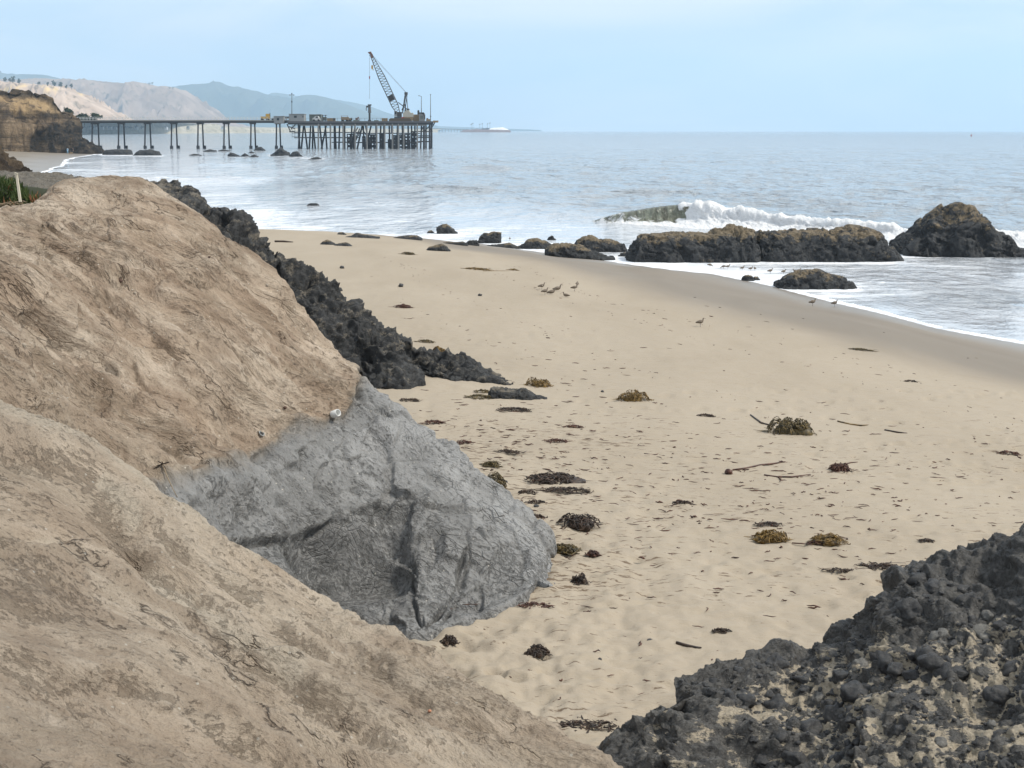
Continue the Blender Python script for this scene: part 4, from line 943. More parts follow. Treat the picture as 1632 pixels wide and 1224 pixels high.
def build_coast():
    """low shore under the hills, seen beneath the pier deck"""
    S_ = [(-900, 198), (60, 197), (110, 197.5), (170, 198.5), (215, 199), (230, 202), (300, 204), (420, 205), (560, 206), (700, 207)]
    u = np.linspace(-900, 700, 300); top = np.interp(u, [p[0] for p in S_], [p[1] for p in S_])
    Y = 2000 + np.maximum(u, 0) * 5.0
    P = np.zeros((300, 8, 3))
    for j, (dy, k) in enumerate(((-90, -1), (-60, .0), (-30, .12), (0, .3), (4, .7), (40, 1.0), (300, 1.3), (900, 1.3))):
        zt = CAM_H + (208 - top) / FPX * Y - 0
        P[:, j, 0] = (u - 816) / FPX * Y; P[:, j, 1] = Y + dy; P[:, j, 2] = np.maximum(zt, .6) * k if k >= 0 else -1.5
    tag(link('coast', grid_mesh('coast', P, dict(yellow=np.zeros(P.shape[:2]))), mat_hill('coast_ground', (.30, .27, .20), (.46, .42, .34), (.05, .07, .04), 40)), kind='structure')
build_coast()

# ------------------------------------------------------------------ haze
def build_haze():
    mb = MB(); mb.box(-16000, 16000, -400, 20500, -3.2, 960)
    m = bpy.data.materials.new('haze'); m.use_nodes = True; nt = m.node_tree
    for n in list(nt.nodes): nt.nodes.remove(n)
    v = nd(nt, 'ShaderNodeVolumePrincipled', {'Color': (.60, .81, 1.0, 1), 'Density': HAZE, 'Anisotropy': 0.1})
    nd(nt, 'ShaderNodeOutputMaterial', {'Volume': v.outputs[0]})
    o = mb.build('haze', m); o['kind'] = 'stuff'
HAZE = 0.000095
build_haze()

# ------------------------------------------------------------------ pier
PY = 570.0
def pz(px, py, dy=0.0): return unp(px, py, PY + dy)
def pp(px, py, dy=0.0):
    """point on the pier's plane, pushed back by dy metres without moving in x or z"""
    q = unp(px, py, PY); return (q[0], PY + dy, q[2])
M_STEEL = plain('weathered_steel', (.11, .11, .115), .7); M_PILE = plain('wet_pile', (.035, .035, .04), .6); M_PALEPILE = plain('pale_pile', (.17, .17, .165), .7)
M_CONC = plain('deck_concrete', (.24, .235, .22), .85); M_DARK = plain('dark_beam', (.05, .05, .052), .7); M_WHITE = plain('white_paint', (.62, .62, .6), .5, vary=.1)
M_CABIN = plain('grey_cladding', (.27, .275, .27), .6, vary=.12); M_CABG = plain('grey_green_cladding', (.14, .16, .14), .6); M_YEL = plain('yellow_paint', (.50, .30, .05), .5); M_GLASS = plain('window_glass', (.02, .024, .03), .12, vary=.1)
M_RUST = plain('rusty_iron', (.15, .07, .045), .8); M_TANM = plain('tan_machine', (.25, .18, .10), .7); M_TYRE = plain('tyre_rubber', (.02, .02, .02), .8); M_CRANE = plain('crane_dark_steel', (.045, .042, .04), .6)
M_CREAM = plain('cream_housing', (.42, .40, .34), .6); M_RED = plain('faded_red', (.30, .05, .04), .6); M_CABLE = plain('wire_rope', (.10, .10, .13), .6); M_BLUEP = plain('blue_paint', (.06, .16, .40), .5); M_WOOD = plain('bleached_wood', (.50, .45, .35), .9)
pier = empty('pier', tuple(pp(400, 235))); tag(pier, 'long oil pier on thin piles over the sea, its wide end full of machinery', 'pier')
def child(mb, name, mat, par=None, smooth=False, kind=None):
    par = par or pier
    o = mb.build(name, mat, None, smooth); o.parent = par; o.matrix_parent_inverse = par.matrix_world.inverted(); 
    if kind: o['kind'] = kind
    return o
bpy.context.view_layer.update()
def zy(y): return float(unp(400, y, PY)[2])
def xx(x, y=200): return float(unp(x, y, PY)[0])
zt, zb = zy(191.3), zy(196.0)
mb = MB(); mb.box(xx(86), xx(464), PY - 3, PY + 3, zt - .45, zt); child(mb, 'deck', M_CONC)
mb = MB(); mb.box(xx(86), xx(464), PY - 2.2, PY - 1.7, zb, zt - .46); child(mb, 'girder', M_DARK)
mb = MB(); mb.box(xx(86), xx(464), PY + 1.7, PY + 2.2, zb, zt - .46); child(mb, 'girder', M_DARK)
for sy in (-2.9, 2.9):
    mb = MB(); x = xx(90)
    for k in range(170):
        if x > xx(462): break
        mb.box(x - .045, x + .045, PY + sy - .045, PY + sy + .045, zt, zt + 1.1); x += 1.25
    for h in (.55, 1.1): mb.box(xx(88), xx(462), PY + sy - .04, PY + sy + .04, zt + h - .035, zt + h + .035)
    child(mb, 'railing', M_WHITE, kind='stuff')
def pile(x0, y0, x1, y1, dy0=0, dy1=0, w=.55, mat=None, w2=None):
    mb = MB(); a = pp(x0, y0, dy0); b = pp(x1, y1, dy1); b = (b[0], b[1], b[2] - 1.2); mb.beam(a, b, w, w2 or w * 1.15, 8); child(mb, 'pile', mat or M_PILE)
for a0, a1 in ((149.5, 154), (191.5, 195), (233.5, 237), (275.5, 279), (317.5, 321), (359, 362.5), (401.5, 404.5), (442, 444.6)):
    pile(a0, 196, a0 - .3, 234.6, -2, -2.6); pile(a1, 196, a1 + 1.0, 234.6, 2, 2.6)
    mb = MB(); mb.box(xx(a0) - .5, xx(a1) + .5, PY - 2.6, PY + 2.6, zb - .5, zb - .02); child(mb, 'pile_cap', M_DARK)
    for c_ in (a0 - .3, a1 + 1.0):
        mb = MB(); mb.box(xx(c_) - .55, xx(c_) + .55, PY - 3.7 if c_ < a1 else PY + 2.7, PY - 2.7 if c_ < a1 else PY + 3.7, -1.0, 1.2); child(mb, 'pile_sleeve', M_PILE)
# wide end
zd, zd0 = zy(193.2), zy(198.6)
mb = MB(); mb.box(xx(464.2), xx(690), PY - 9, PY + 11, zd - .6, zd); child(mb, 'deck', M_STEEL)
mb = MB(); mb.box(xx(464.4), xx(688.5), PY - 8.8, PY - 8.2, zd0, zd - .62); child(mb, 'girder', M_DARK)
mb = MB(); mb.box(xx(464.4), xx(688.5), PY + 8.8, PY + 9.4, zd0, zd - .62); child(mb, 'girder', M_DARK)
mb = MB(); mb.box(xx(484), xx(682), PY - 9.3, PY - 8.82, zd0 - .5, zd0 - .05); child(mb, 'stringer', M_PALEPILE)
for x0, x1 in ((474.5, 472.5), (476, 474.5), (483, 483), (485.5, 487.5), (492, 491.5), (498, 494.5), (501, 504), (512, 511.5), (517, 514), (519.5, 523), (531, 531), (536.5, 535), (539, 542), (551, 550.8), (559, 561), (568, 562), (575.5, 570), (580, 579), (583, 588), (590, 584), (598, 600), (607, 608), (613, 612), (621, 622), (633, 632), (642, 643), (650, 650), (655, 656.5), (661, 661), (671, 671)):
    pile(x0, 199, x1, 236, rnd.uniform(-6, 6), rnd.uniform(-7, 7), .62, M_PILE)
for x0 in (512.5, 531.5, 551.5, 570, 588.5, 604, 616.5, 628.5, 637.8, 646, 667.5): pile(x0, 197.5, x0, 236.5, -9.6, -9.6, .62, M_PALEPILE)
for x0 in (677.8, 686.9): pile(x0, 198, x0, 236, -8.5, -8.5, .8, M_PILE); pile(x0 - .8, 198, x0 - .8, 236, 8.5, 8.5, .6, M_PILE)
for x0, x1, y in ((474, 571, 211), (474, 571, 219.3), (533, 560, 226.6), (667, 688, 209.5), (667, 688, 216.5), (667, 688, 219), (667, 688, 225.5), (571, 668, 212.5), (571, 668, 227)):
    for dy in (-8.4, 6):
        mb = MB(); a = pp(x0, y, dy); b = pp(x1, y, dy); mb.beam((a[0], a[1], a[2]), (b[0], b[1], a[2]), .34); child(mb, 'cross_beam', M_DARK)
for x0, y0, x1, y1 in ((567, 231, 580, 205), (577, 205, 566, 231), (580, 204, 594, 226), (560, 229, 574, 203), (677.8, 209.5, 686, 201.5), (687, 209, 694.5, 196), (463, 198, 468.5, 210), (476, 198.5, 469, 206), (466, 202, 475, 205), (466.5, 210, 475, 210), (673, 211, 676, 203)):
    mb = MB(); a = pp(x0, y0, -8.6); b = pp(x1, y1, -8.6); mb.beam(a, b, .38); child(mb, 'brace', M_DARK)
def holes(x0, x1, y0, y1, nx, ny, dy):
    """dark plated box round the well pipes, with round-ish openings"""
    mb = MB(); a = pp(x0, y1, dy); b = pp(x1, y0, dy); zlo, zhi = a[2] - .8, b[2]; X0, X1 = a[0], b[0]
    cw, ch = (X1 - X0) / nx, (zhi - zlo) / ny
    for i in range(nx):
        for j in range(ny):
            cx, cz = X0 + (i + .5) * cw, zlo + (j + .5) * ch; r = min(cw, ch) * (rnd.choice((.12, .25, .3)) )
            ring = [(cx + r * math.cos(k * math.pi / 4), cz + r * math.sin(k * math.pi / 4)) for k in range(8)]
            sq = [(cx + cw/2, cz), (cx + cw/2, cz + ch/2), (cx, cz + ch/2), (cx - cw/2, cz + ch/2), (cx - cw/2, cz), (cx - cw/2, cz - ch/2), (cx, cz - ch/2), (cx + cw/2, cz - ch/2)]
            for y in (PY + dy, PY + dy + .35):
                mb.add([(p, y, q) for p, q in sq] + [(p, y, q) for p, q in ring], [(k, (k+1) % 8, 8 + (k+1) % 8, 8 + k) for k in range(8)])
    child(mb, 'plated_frame', M_PILE)
for q in ((554.5, 566, 213, 236, 2, 4, -3), (580.5, 586, 217, 236, 1, 3, -8), (587, 602, 214, 236, 3, 4, -2), (607, 616, 212, 236, 2, 4, -6), (617.5, 628, 222, 236, 2, 3, 2), (628.5, 637, 215, 236, 2, 4, -7), (637.5, 646, 214, 236, 2, 5, -3), (647.5, 656, 213.5, 236, 2, 5, -7), (656, 666, 209, 236, 2, 5, -4)): holes(*q)
mb = MB()
for y in (203, 205.5, 208, 210.5): a = pp(621.5, y, 3); mb.beam(a, (xx(626.5), a[1], a[2]), .15)
for x in (622.5, 625): mb.beam(pp(x, 199, 3), pp(x, 213, 3), .25)
child(mb, 'ladder', M_BLUEP)
mb = MB()
for y in (200, 204, 209, 213, 217.5): a = pp(462.5, y, 5); mb.beam(a, (xx(472), a[1], a[2]), .12)
for x in (462.5, 467, 472): mb.beam(pp(x, 199, 5), pp(x, 219.5, 5), .12)
child(mb, 'scaffold', M_STEEL)
mb = MB()
for k in range(64):
    x = xx(493) + k * 1.5
    if x > xx(622): break
    mb.box(x - .04, x + .04, PY - 8.95, PY - 8.87, zd, zd + 1.1)
mb.box(xx(493), xx(621), PY - 8.95, PY - 8.87, zd + 1.05, zd + 1.12); child(mb, 'railing', M_STEEL, kind='stuff')

def ez(mb_mats_name, name, label, cat, at, group=None):
    """a thing standing on the pier: an Empty and its part meshes"""
    root = empty(name, at); tag(root, label, cat, group); bpy.context.view_layer.update()
    for pn, mb_, mat in mb_mats_name: child(mb_, pn, mat, root)
    return root
def bx(x0, x1, y0, y1, d0, d1, b=None, ref=None):
    """box from pixel extents on the pier and a depth range in metres"""
    m_ = b or MB(); a = pp(x0, y1); c = pp(x1, y0); return m_.box(xx(x0, y1), xx(x1, y1), PY + d0, PY + d1, a[2], c[2])
def wheel(x, y, r, d):
    m_ = MB(); c = pp(x, y, d); m_.beam((c[0], c[1] - .2, c[2]), (c[0], c[1] + .2, c[2]), r * 1.0, sides=12); return m_
# yellow truck
ez([('hood', bx(416, 424.5, 185.6, 189.8, -1, 1.1), M_YEL), ('cab', bx(424.5, 430, 181.4, 189.8, -1.1, 1.2), M_YEL), ('windscreen', bx(423.9, 424.4, 182.4, 185, -.8, .9), M_GLASS), ('exhaust', bx(430.2, 431, 180, 189, -.3, .1), M_CRANE), ('flatbed', bx(431.2, 440, 189, 190.2, -1.1, 1.2), M_CRANE)] +
   [('wheel', wheel(x, 190.2, 1.0, d), M_TYRE) for x in (418, 427, 436) for d in (-1.0, 1.0)], 'yellow_truck', 'yellow truck with a dark flatbed parked on the narrow part of the pier', 'truck', pp(424, 191))
def cabin(x0, x1, y0, y1, label, wins, d0=-7.5, d1=-3, mat=None, over=.5):
    parts = [('wall', bx(x0, x1, y0 + .8, y1, d0, d1), mat or M_CABIN), ('roof', bx(x0 - over, x1 + over, y0, y0 + .7, d0 - .3, d1 + .3), M_CONC)]
    for q in wins: parts.append(('window', bx(q[0], q[1], q[2], q[3], d0 - .06, d0 - .004), M_GLASS))
    for q in wins: parts.append(('window_frame', bx(q[0] - .4, q[1] + .4, q[2] - .5, q[2] - .02, d0 - .12, d0 - .004), M_CABG))
    return ez(parts, 'cabin', label, 'cabin', pp((x0 + x1) / 2, y1, d0))
cabin(440, 455, 185.2, 197, 'small grey cabin with one window hanging at the edge where the pier widens', [(444.6, 448, 188.6, 192)], -5, -1)
ez([('panel', bx(454.6, 465, 185.6, 188.4, 0, 3), M_CRANE), ('post', bx(456, 456.6, 188.4, 191.5, 0, .4), M_CRANE), ('post', bx(463.4, 464, 188.4, 191.5, 0, .4), M_CRANE)], 'canopy', 'low dark canopy on posts linking the two grey cabins', 'canopy', pp(460, 191))
cabin(466, 489.6, 181.8, 194.6, 'large grey cabin with dark windows beside the tall double lamp', [(473.8, 478, 185, 188), (487.2, 488.6, 185.4, 187.6)], -8.5, -3)
ez([('frame', bx(467, 486, 194.8, 197.8, -8.4, -4), M_CABIN)], 'cabin_platform', 'grey skirted platform carrying the large grey cabin', 'platform', pp(476, 198))
cabin(493, 512, 182.2, 193, 'grey green container behind the white pickup', [], 0, 4, M_CABG, .1)
ez([('body', MB().prism([(xx(501.5), zy(192)), (xx(513), zy(192)), (xx(513), zy(188.4)), (xx(511.6), zy(188)), (xx(510.4), zy(185.4)), (xx(505.6), zy(185.2)), (xx(504), zy(187.6)), (xx(501.5), zy(188.2))], PY - 5.5, PY - 3.6), M_WHITE),
    ('side_window', bx(506, 509.8, 186, 187.9, -5.56, -5.51), M_GLASS)] + [('wheel', wheel(x, 191.9, .85, d), M_TYRE) for x in (503.4, 510.8) for d in (-5.4, -3.7)],
   'white_pickup', 'white pickup parked in front of the grey green container', 'pickup', pp(507, 193))
ez([('mast', bx(515.8, 517, 183.2, 193, -4, -3.6), M_CRANE), ('mast', bx(520.6, 521.6, 183.2, 193, -4, -3.6), M_CRANE), ('body', bx(516.4, 521.8, 186.4, 192.4, -3.5, -1), M_CABG), ('roof', bx(516, 521.8, 183.4, 184.2, -3.5, -1), M_CRANE)], 'forklift', 'dark upright forklift beside the white pickup', 'forklift', pp(519, 193))
ez([('bin', bx(524, 536, 188.6, 193, -5, -2), M_TANM), ('barrel', MB().beam(pp(534, 190.2, -6), pp(537, 190.2, -6), 1.0, sides=10), M_CRANE)], 'pipe_bin', 'low tan bin with a dark barrel end past the forklift', 'bin', pp(530, 193))
ez([('body', bx(545.4, 557, 186.6, 191.6, -4, -1.4), M_TANM), ('engine', bx(557, 560.6, 188.6, 191.6, -3.8, -1.6), M_TANM), ('rail', bx(545.2, 556.6, 184.6, 185, -4, -3.8), M_RUST), ('rail', bx(546, 546.4, 184.9, 186.6, -4, -3.8), M_RUST), ('rail', bx(555.6, 556, 184.9, 186.6, -4, -3.8), M_RUST), ('drum', MB().beam(pp(560.8, 190, -2.6), pp(562.4, 190, -2.6), 1.1, sides=10), M_CRANE)] +
   [('wheel', wheel(x, 192.2, .8, d), M_TYRE) for x in (547.6, 554.5, 559) for d in (-3.9, -1.5)], 'pump_truck', 'tan wheeled pump unit with a top rail in the middle of the deck', 'pump unit', pp(553, 193))
ez([('base', bx(565.4, 574.6, 191.2, 193.4, -5, -3), M_CABG), ('winch', bx(568.4, 572, 188, 191.1, -4.6, -3.4), M_RUST), ('arm', MB().beam(pp(571, 190, -4.6), pp(573, 186.6, -4.6), .3).beam(pp(573, 186.6, -4.6), pp(574.5, 191, -4.6), .3), M_RUST)], 'winch', 'small red-brown winch with a bent arm near the well mast', 'winch', pp(570, 193))
ez([('column', MB().beam(pp(590.6, 193.5, -4), pp(590.6, 180, -4), .8, sides=8), M_CRANE), ('column', MB().beam(pp(590.6, 180, -4), pp(590.6, 168, -4), 1.35, .9, sides=8), M_STEEL), ('head', bx(588, 593.4, 166.6, 168.6, -4.6, -3.4), M_CRANE), ('arm', bx(585.2, 588.8, 168.8, 171.6, -4.3, -3.7), M_CRANE), ('hose', MB().tube([pp(585.6, 171.6, -4), pp(585.2, 174, -4), pp(585.6, 176.6, -4)], .15), M_STEEL), ('foot', bx(588.4, 593, 191, 193.6, -5, -3), M_CRANE)], 'well_mast', 'narrow mast with a wide head and side arm, under the hanging hoist line', 'mast', pp(590.6, 193.5))
ez([('skid', bx(598, 604.8, 191.6, 193.2, -5, -3), M_CABG)], 'skid', 'low green skid between the mast and the tan crate', 'skid', pp(601, 193.4))
ez([('crate', bx(610.2, 619, 189.2, 193.2, -5.5, -3), M_TANM), ('lid', bx(610, 619.2, 188.8, 189.1, -5.6, -2.9), M_YEL)], 'crate', 'tan crate standing just before the crane tracks', 'crate', pp(614.6, 193.4))
ez([('tank', bx(660.4, 669, 182.6, 193.2, -4, 1), M_TANM), ('stack', bx(665.8, 668.6, 176.4, 182.4, -2, -.6), M_CRANE), ('stack_cap', bx(666.2, 668.2, 175.6, 176.3, -1.8, -.8), M_CRANE)], 'generator', 'brown generator housing with a black stack behind the crane', 'generator', pp(664, 193.4))
ez([('wall', bx(669.4, 678, 181, 193.2, -6, -2), M_CABIN), ('hood', MB().prism([(xx(669), zy(181)), (xx(669), zy(179.4)), (xx(676.6), zy(179.4)), (xx(678.4), zy(183)), (xx(678.4), zy(190)), (xx(677.6), zy(190)), (xx(677.4), zy(181))], PY - 6.4, PY - 1.6), M_CRANE), ('vent', bx(671.4, 675.6, 184.6, 189.4, -6.08, -6.01), M_CABG)], 'compressor', 'pale grey compressor box with a black curved hood near the pier end', 'compressor', pp(674, 193.4))
ez([('load', bx(680.4, 686.6, 190, 193, -5, -3), M_TANM), ('load', bx(680.8, 683.4, 188.4, 189.9, -5, -3), M_RUST)], 'pallet_load', 'small tan stacked load beside the tall thin pole', 'pallet', pp(683, 193.4))
ez([('box', bx(692.2, 700, 192.4, 195.4, -9, -6), M_TANM), ('arm', MB().beam(pp(687, 195.6, -8), pp(694, 194.4, -8), .35), M_DARK), ('strut', MB().beam(pp(687, 208, -8), pp(695, 195.4, -8), .3), M_DARK)], 'lookout_box', 'small box held out past the very end of the pier on an arm', 'box', pp(694, 196))
def lamp(x, ytop, ybase, label, heads, dy, extra=()):
    parts = [('pole', MB().beam(pp(x, ybase, dy), pp(x, ytop, dy), .34, .2, 6), M_STEEL)]
    for hx, hy in heads:
        parts += [('arm', MB().beam(pp(x, ytop + (1.5 if len(heads) > 1 else .4), dy), pp(hx, hy + .2, dy), .16), M_STEEL), ('lamp_head', bx(hx - .8, hx + .8, hy - .5, hy + .5, dy - .3, dy + .3), M_CRANE)]
    for q in extra: parts.append(('floodlight', bx(*q, dy - .3, dy + .3), M_CRANE))
    return ez(parts, 'lamp_post', label, 'lamp post', pp(x, ybase), 'lamp posts on the pier')
lamp(466.4, 149.4, 194, 'tall lamp post with two angled heads, beside the large grey cabin', [(463.2, 151.6), (469.4, 151.6)], -2, [(465.6, 467.2, 161, 163.4), (465.6, 467, 148.6, 150)])
lamp(671.8, 153.4, 182, 'lamp post with one arm reaching towards the crane', [(668, 152.6)], -1)
lamp(686.8, 151.4, 193.6, 'thin pole lamp closest to the pier end', [(686.8, 151)], -3, [(686.2, 687.8, 184.6, 186.4)])

# crane
M_TRACK = plain('track_brown', (.10, .075, .05), .8)
cr = empty('crane', pp(640, 193.5)); tag(cr, 'tall lattice boom crawler crane standing at the end of the pier', 'crane'); bpy.context.view_layer.update()
for d in (-6.2, -1.4):
    mb = MB(); pts = [(xx(622.4), zy(193.3)), (xx(621.8), zy(191)), (xx(624.5), zy(188.6)), (xx(655), zy(188.6)), (xx(657), zy(191)), (xx(656), zy(193.3))]
    mb.prism(pts, PY + d, PY + d + 1.2); child(mb, 'crawler_track', M_TRACK, cr)
for q in (('turntable', bx(630, 650, 186.6, 188.4, -5.5, -1.2), M_CRANE), ('cab', bx(630.4, 634.4, 177, 186, -6, -4), M_CABIN), ('cab_window', bx(630.9, 633.9, 178, 182.4, -6.06, -6.01), M_GLASS), ('house', bx(634.6, 641, 178.6, 186.4, -5.6, -1.4), M_CRANE),
          ('deckhouse', MB().prism([(xx(644), zy(186.5)), (xx(644), zy(180.6)), (xx(649.4), zy(176)), (xx(653.2), zy(176)), (xx(655.6), zy(180)), (xx(659.6), zy(180)), (xx(659.6), zy(186.5))], PY - 5.6, PY - 1.4), M_CREAM), ('counterweight', bx(641.2, 659.8, 186.7, 192.6, -5.8, -1.2), M_TANM),
          ('red_panel', bx(641.6, 646, 186.9, 190.6, -5.88, -5.81), M_RED), ('winch_drum', MB().beam(pp(651.4, 175, -5), pp(651.4, 175, -2), 1.0, sides=10), M_CRANE)):
    child(q[1], q[0], q[2], cr)
foot = np.array(pp(638.2, 184.6, -3.5)); tip = np.array(pp(592.6, 87.5, -3.5)); ax = (tip - foot); L = np.linalg.norm(ax); ax /= L
side = np.array([0, 1.0, 0]); up = np.cross(ax, side); up /= np.linalg.norm(up)
def bw(t): return .28 + .95 * min(1, t / .16) * (1 if t < .62 else max(.22, 1 - (t - .62) / .42))
def cn(t, a_, b_): return foot + ax * L * t + side * a_ * bw(t) + up * b_ * bw(t)
nb = 24; boom = []
for a_ in (-1, 1):
    for b_ in (-1, 1):
        mb = MB()
        for i in range(nb): mb.beam(cn(i / nb, a_, b_), cn((i + 1) / nb, a_, b_), .17)
        child(mb, 'boom_chord', M_CRANE, cr)
mb = MB()
for i in range(nb):
    t0, t1 = i / nb, (i + 1) / nb
    for (p, q) in (((-1, -1), (-1, 1)), ((1, -1), (1, 1)), ((-1, -1), (1, -1)), ((-1, 1), (1, 1))):
        mb.beam(cn(t0, *p), cn(t1, *q), .09); mb.beam(cn(t1, *p), cn(t1, *q), .09)
o = child(mb, 'boom_lacing', M_CRANE, cr, kind='stuff')
mb = MB(); mb.beam(cn(.255, 0, 0), cn(.335, 0, 0), 1.9); child(mb, 'boom_splice', M_CRANE, cr)
t0_ = pp(589.5, 84.6, -3.5); mb = MB(); mb.prism([(xx(589.6, 86), zy(86.6)), (xx(589.6), zy(84)), (xx(594.6), zy(83)), (xx(598.4), zy(92)), (xx(595.6), zy(93.6)), (xx(593.6), zy(87.4))], PY - 4.1, PY - 2.9); child(mb, 'boom_head', M_RUST, cr)
g = pp(648.6, 148.2, -3.5)
for d in (-4.4, -2.6):
    mb = MB(); mb.beam(pp(642.4, 181, d), (g[0], PY + d * .7 - 1, g[2]), .3); child(mb, 'gantry_leg', M_CRANE, cr)
    mb = MB(); mb.beam(pp(651, 175, d), (g[0], PY + d * .7 - 1, g[2]), .12); child(mb, 'backstay', M_CABLE, cr)
    mb = MB(); mb.beam(pp(646, 166, d), pp(641.6, 176, d), .25).beam(pp(651.6, 175.6, d), pp(635.8, 163.5, d), .25); child(mb, 'gantry_brace', M_CRANE, cr)
    mb = MB(); mb.beam(pp(646.6, 167, d), pp(648, 181, d), .3).beam(pp(643.2, 167.2, d), pp(647.2, 167.2, d), .25); child(mb, 'gantry_strut', M_CRANE, cr)
mb = MB(); mb.beam(pp(642.8, 178, -3.5), pp(646.4, 152, -3.5), .3).beam(pp(646.2, 178, -3.5), pp(649.8, 152, -3.5), .3); child(mb, 'gantry_mast', M_CRANE, cr)
mb = MB(); mb.box(g[0] - .7, g[0] + .5, PY - 4.2, PY - 2.8, g[2] - .8, g[2] + .2); child(mb, 'gantry_head', M_CRANE, cr)
for k in (-.5, .5):
    mb = MB(); mb.beam(pp(597 + k, 91.5 - k, -3.5 + k), (g[0], PY - 3.5 + k, g[2] + k * .2), .075); child(mb, 'pendant_line', M_CABLE, cr)
mb = MB(); mb.beam(pp(590.3, 86.5, -3.5), pp(590.4, 158, -3.5), .08); child(mb, 'hoist_line', M_CABLE, cr)
mb = MB(); mb.beam(pp(590.35, 122, -3.5), pp(590.35, 126.4, -3.5), .5, .35, 8); child(mb, 'line_weight', M_RED, cr)
mb = MB(); mb.beam(pp(596, 92, -3.5), pp(596, 104.6, -3.5), .10); child(mb, 'hook_line', M_CABLE, cr)
mb = MB(); mb.box(xx(594.7), xx(597.4), PY - 3.8, PY - 3.2, zy(110.6), zy(104.8)); mb.beam(pp(596, 110.6, -3.5), pp(596, 113, -3.5), .35, .2, 6); child(mb, 'hook_block', M_YEL, cr)

# ------------------------------------------------------------------ trees, houses, island, buoy
def mat_leaf(name, c0, c1):
    m, nt, b = new_mat(name); p = geo_pos(nt); n_ = noise(nt, p, .5, 5, .6)
    setb(nt, b, col=mixc(nt, ramp(nt, n_, [(.35, 0.), (.65, 1.)]), c0, c1), rough=.9, spec=.1); return m
M_TREE = mat_leaf('tree_leaves', (.022, .035, .016), (.055, .07, .035)); M_TRUNK = plain('bark', (.10, .08, .06), .9)
def tree(px_, pb, pt, wpx, Y, label, group, n=260, zbase=None):
    base = unp(px_, pb, Y); top = unp(px_, pt, Y); m_ = Y / FPX; H_ = top[2] - base[2]; W = wpx * m_ / 2
    root = empty('tree', tuple(base)); tag(root, label, 'tree', group); bpy.context.view_layer.update()
    mb = MB(); mb.tube([base + np.array([0, 0, -1.5]), base + np.array([.02 * H_, 0, H_ * .35]), base + np.array([-.03 * H_, 0, H_ * .8])], [H_ * .035, H_ * .028, H_ * .008], 7); child(mb, 'trunk', M_TRUNK, root, True)
    mb = MB(); cl = [(rnd.gauss(0, .42), rnd.gauss(0, .4), rnd.uniform(.30, .92)) for _ in range(9)]
    for k in range(n):
        c = cl[k % 9]; q = np.array([rnd.gauss(0, 1), rnd.gauss(0, 1), rnd.gauss(0, .8)]); q = q / (np.linalg.norm(q) + .01) * rnd.random() ** .4
        wz = 1 - .5 * max(0, c[2] - .55) / .4
        p = base + np.array([(c[0] * wz + q[0] * .42) * W, (c[1] + q[1] * .42) * W, min(1.0, (c[2] + q[2] * .17)) * H_]); r = rnd.uniform(.05, .11) * max(H_, W)
        v = [p + R_.normal(size=3) * r for _ in range(4)]; mb.add(v, [(0, 1, 2), (0, 2, 3), (0, 3, 1)])
    child(mb, 'crown', M_TREE, root)
for a_ in ((109, 186, 172.5, 19, 'round dark tree closest to the far cliff edge'), (134, 191, 179.5, 21, 'middle dark tree of the three beside the far cliff'), (155, 191, 181.5, 17, 'low dark tree furthest from the cliff, just over the pier rail')):
    tree(a_[0], a_[1] + 4, a_[2], a_[3], 720, a_[4], 'dark trees behind the far cliff', 420)
TL = ['first tree on the dry ridge from the left, above the cliff', 'second and shortest tree on the dry ridge above the cliff', 'third and tallest tree of the clump on the dry ridge', 'last tree of the left clump, just before the gap', 'broad low bush right after the gap on the dry ridge', 'short tree left of the tall pair on the dry ridge', 'tall tree in the middle of the right clump on the ridge', 'broad tree right of the tall one on the dry ridge', 'small bush behind the broad tree on the dry ridge', 'last small tree where the dry ridge starts to drop']
for i, (x, pb, pt, wd) in enumerate(((8, 129, 123, 6), (16, 130, 124, 4), (21, 131, 122, 5), (30, 133, 125, 5), (62, 134, 130, 7), (76, 136, 131, 4), (86, 137, 129, 7), (97, 139, 131, 7), (106, 140, 135, 4), (114, 140, 133, 4))):
    tree(x, pb + 1.5, pt, wd, 3430, TL[i], 'trees along the dry ridge' if i < 4 else 'trees on the ridge past the gap', 110)
for x, pt, l_ in ((243, 131, 'tiny tree at the very top of the distant tan hill'), (238, 132, 'tiny tree left of the one at the top of the tan hill'), (270, 138.5, 'tiny tree down the right shoulder of the tan hill'), (276, 139, 'tiny last tree on the right shoulder of the tan hill')): tree(x, pt + 3.4, pt - .5, 4, 7150, l_, 'tiny trees on the tan hill', 60)
HL = ['pale house nearest the far cliff, under the pier deck', 'cream house left of the first pile pair', 'white house seen just at the first pile pair', 'white house right of the first pile pair', 'cream house left of the widest pale one on the far shore', 'wide white house between the first two pile pairs', 'widest white house between the first two pile pairs', 'cream house at the second pile pair', 'white house midway between the second and third pile pairs', 'lone white house between the third and fourth pile pairs', 'lone cream house between the fourth and fifth pile pairs', 'white house near the sixth pile pair, last along the far shore']
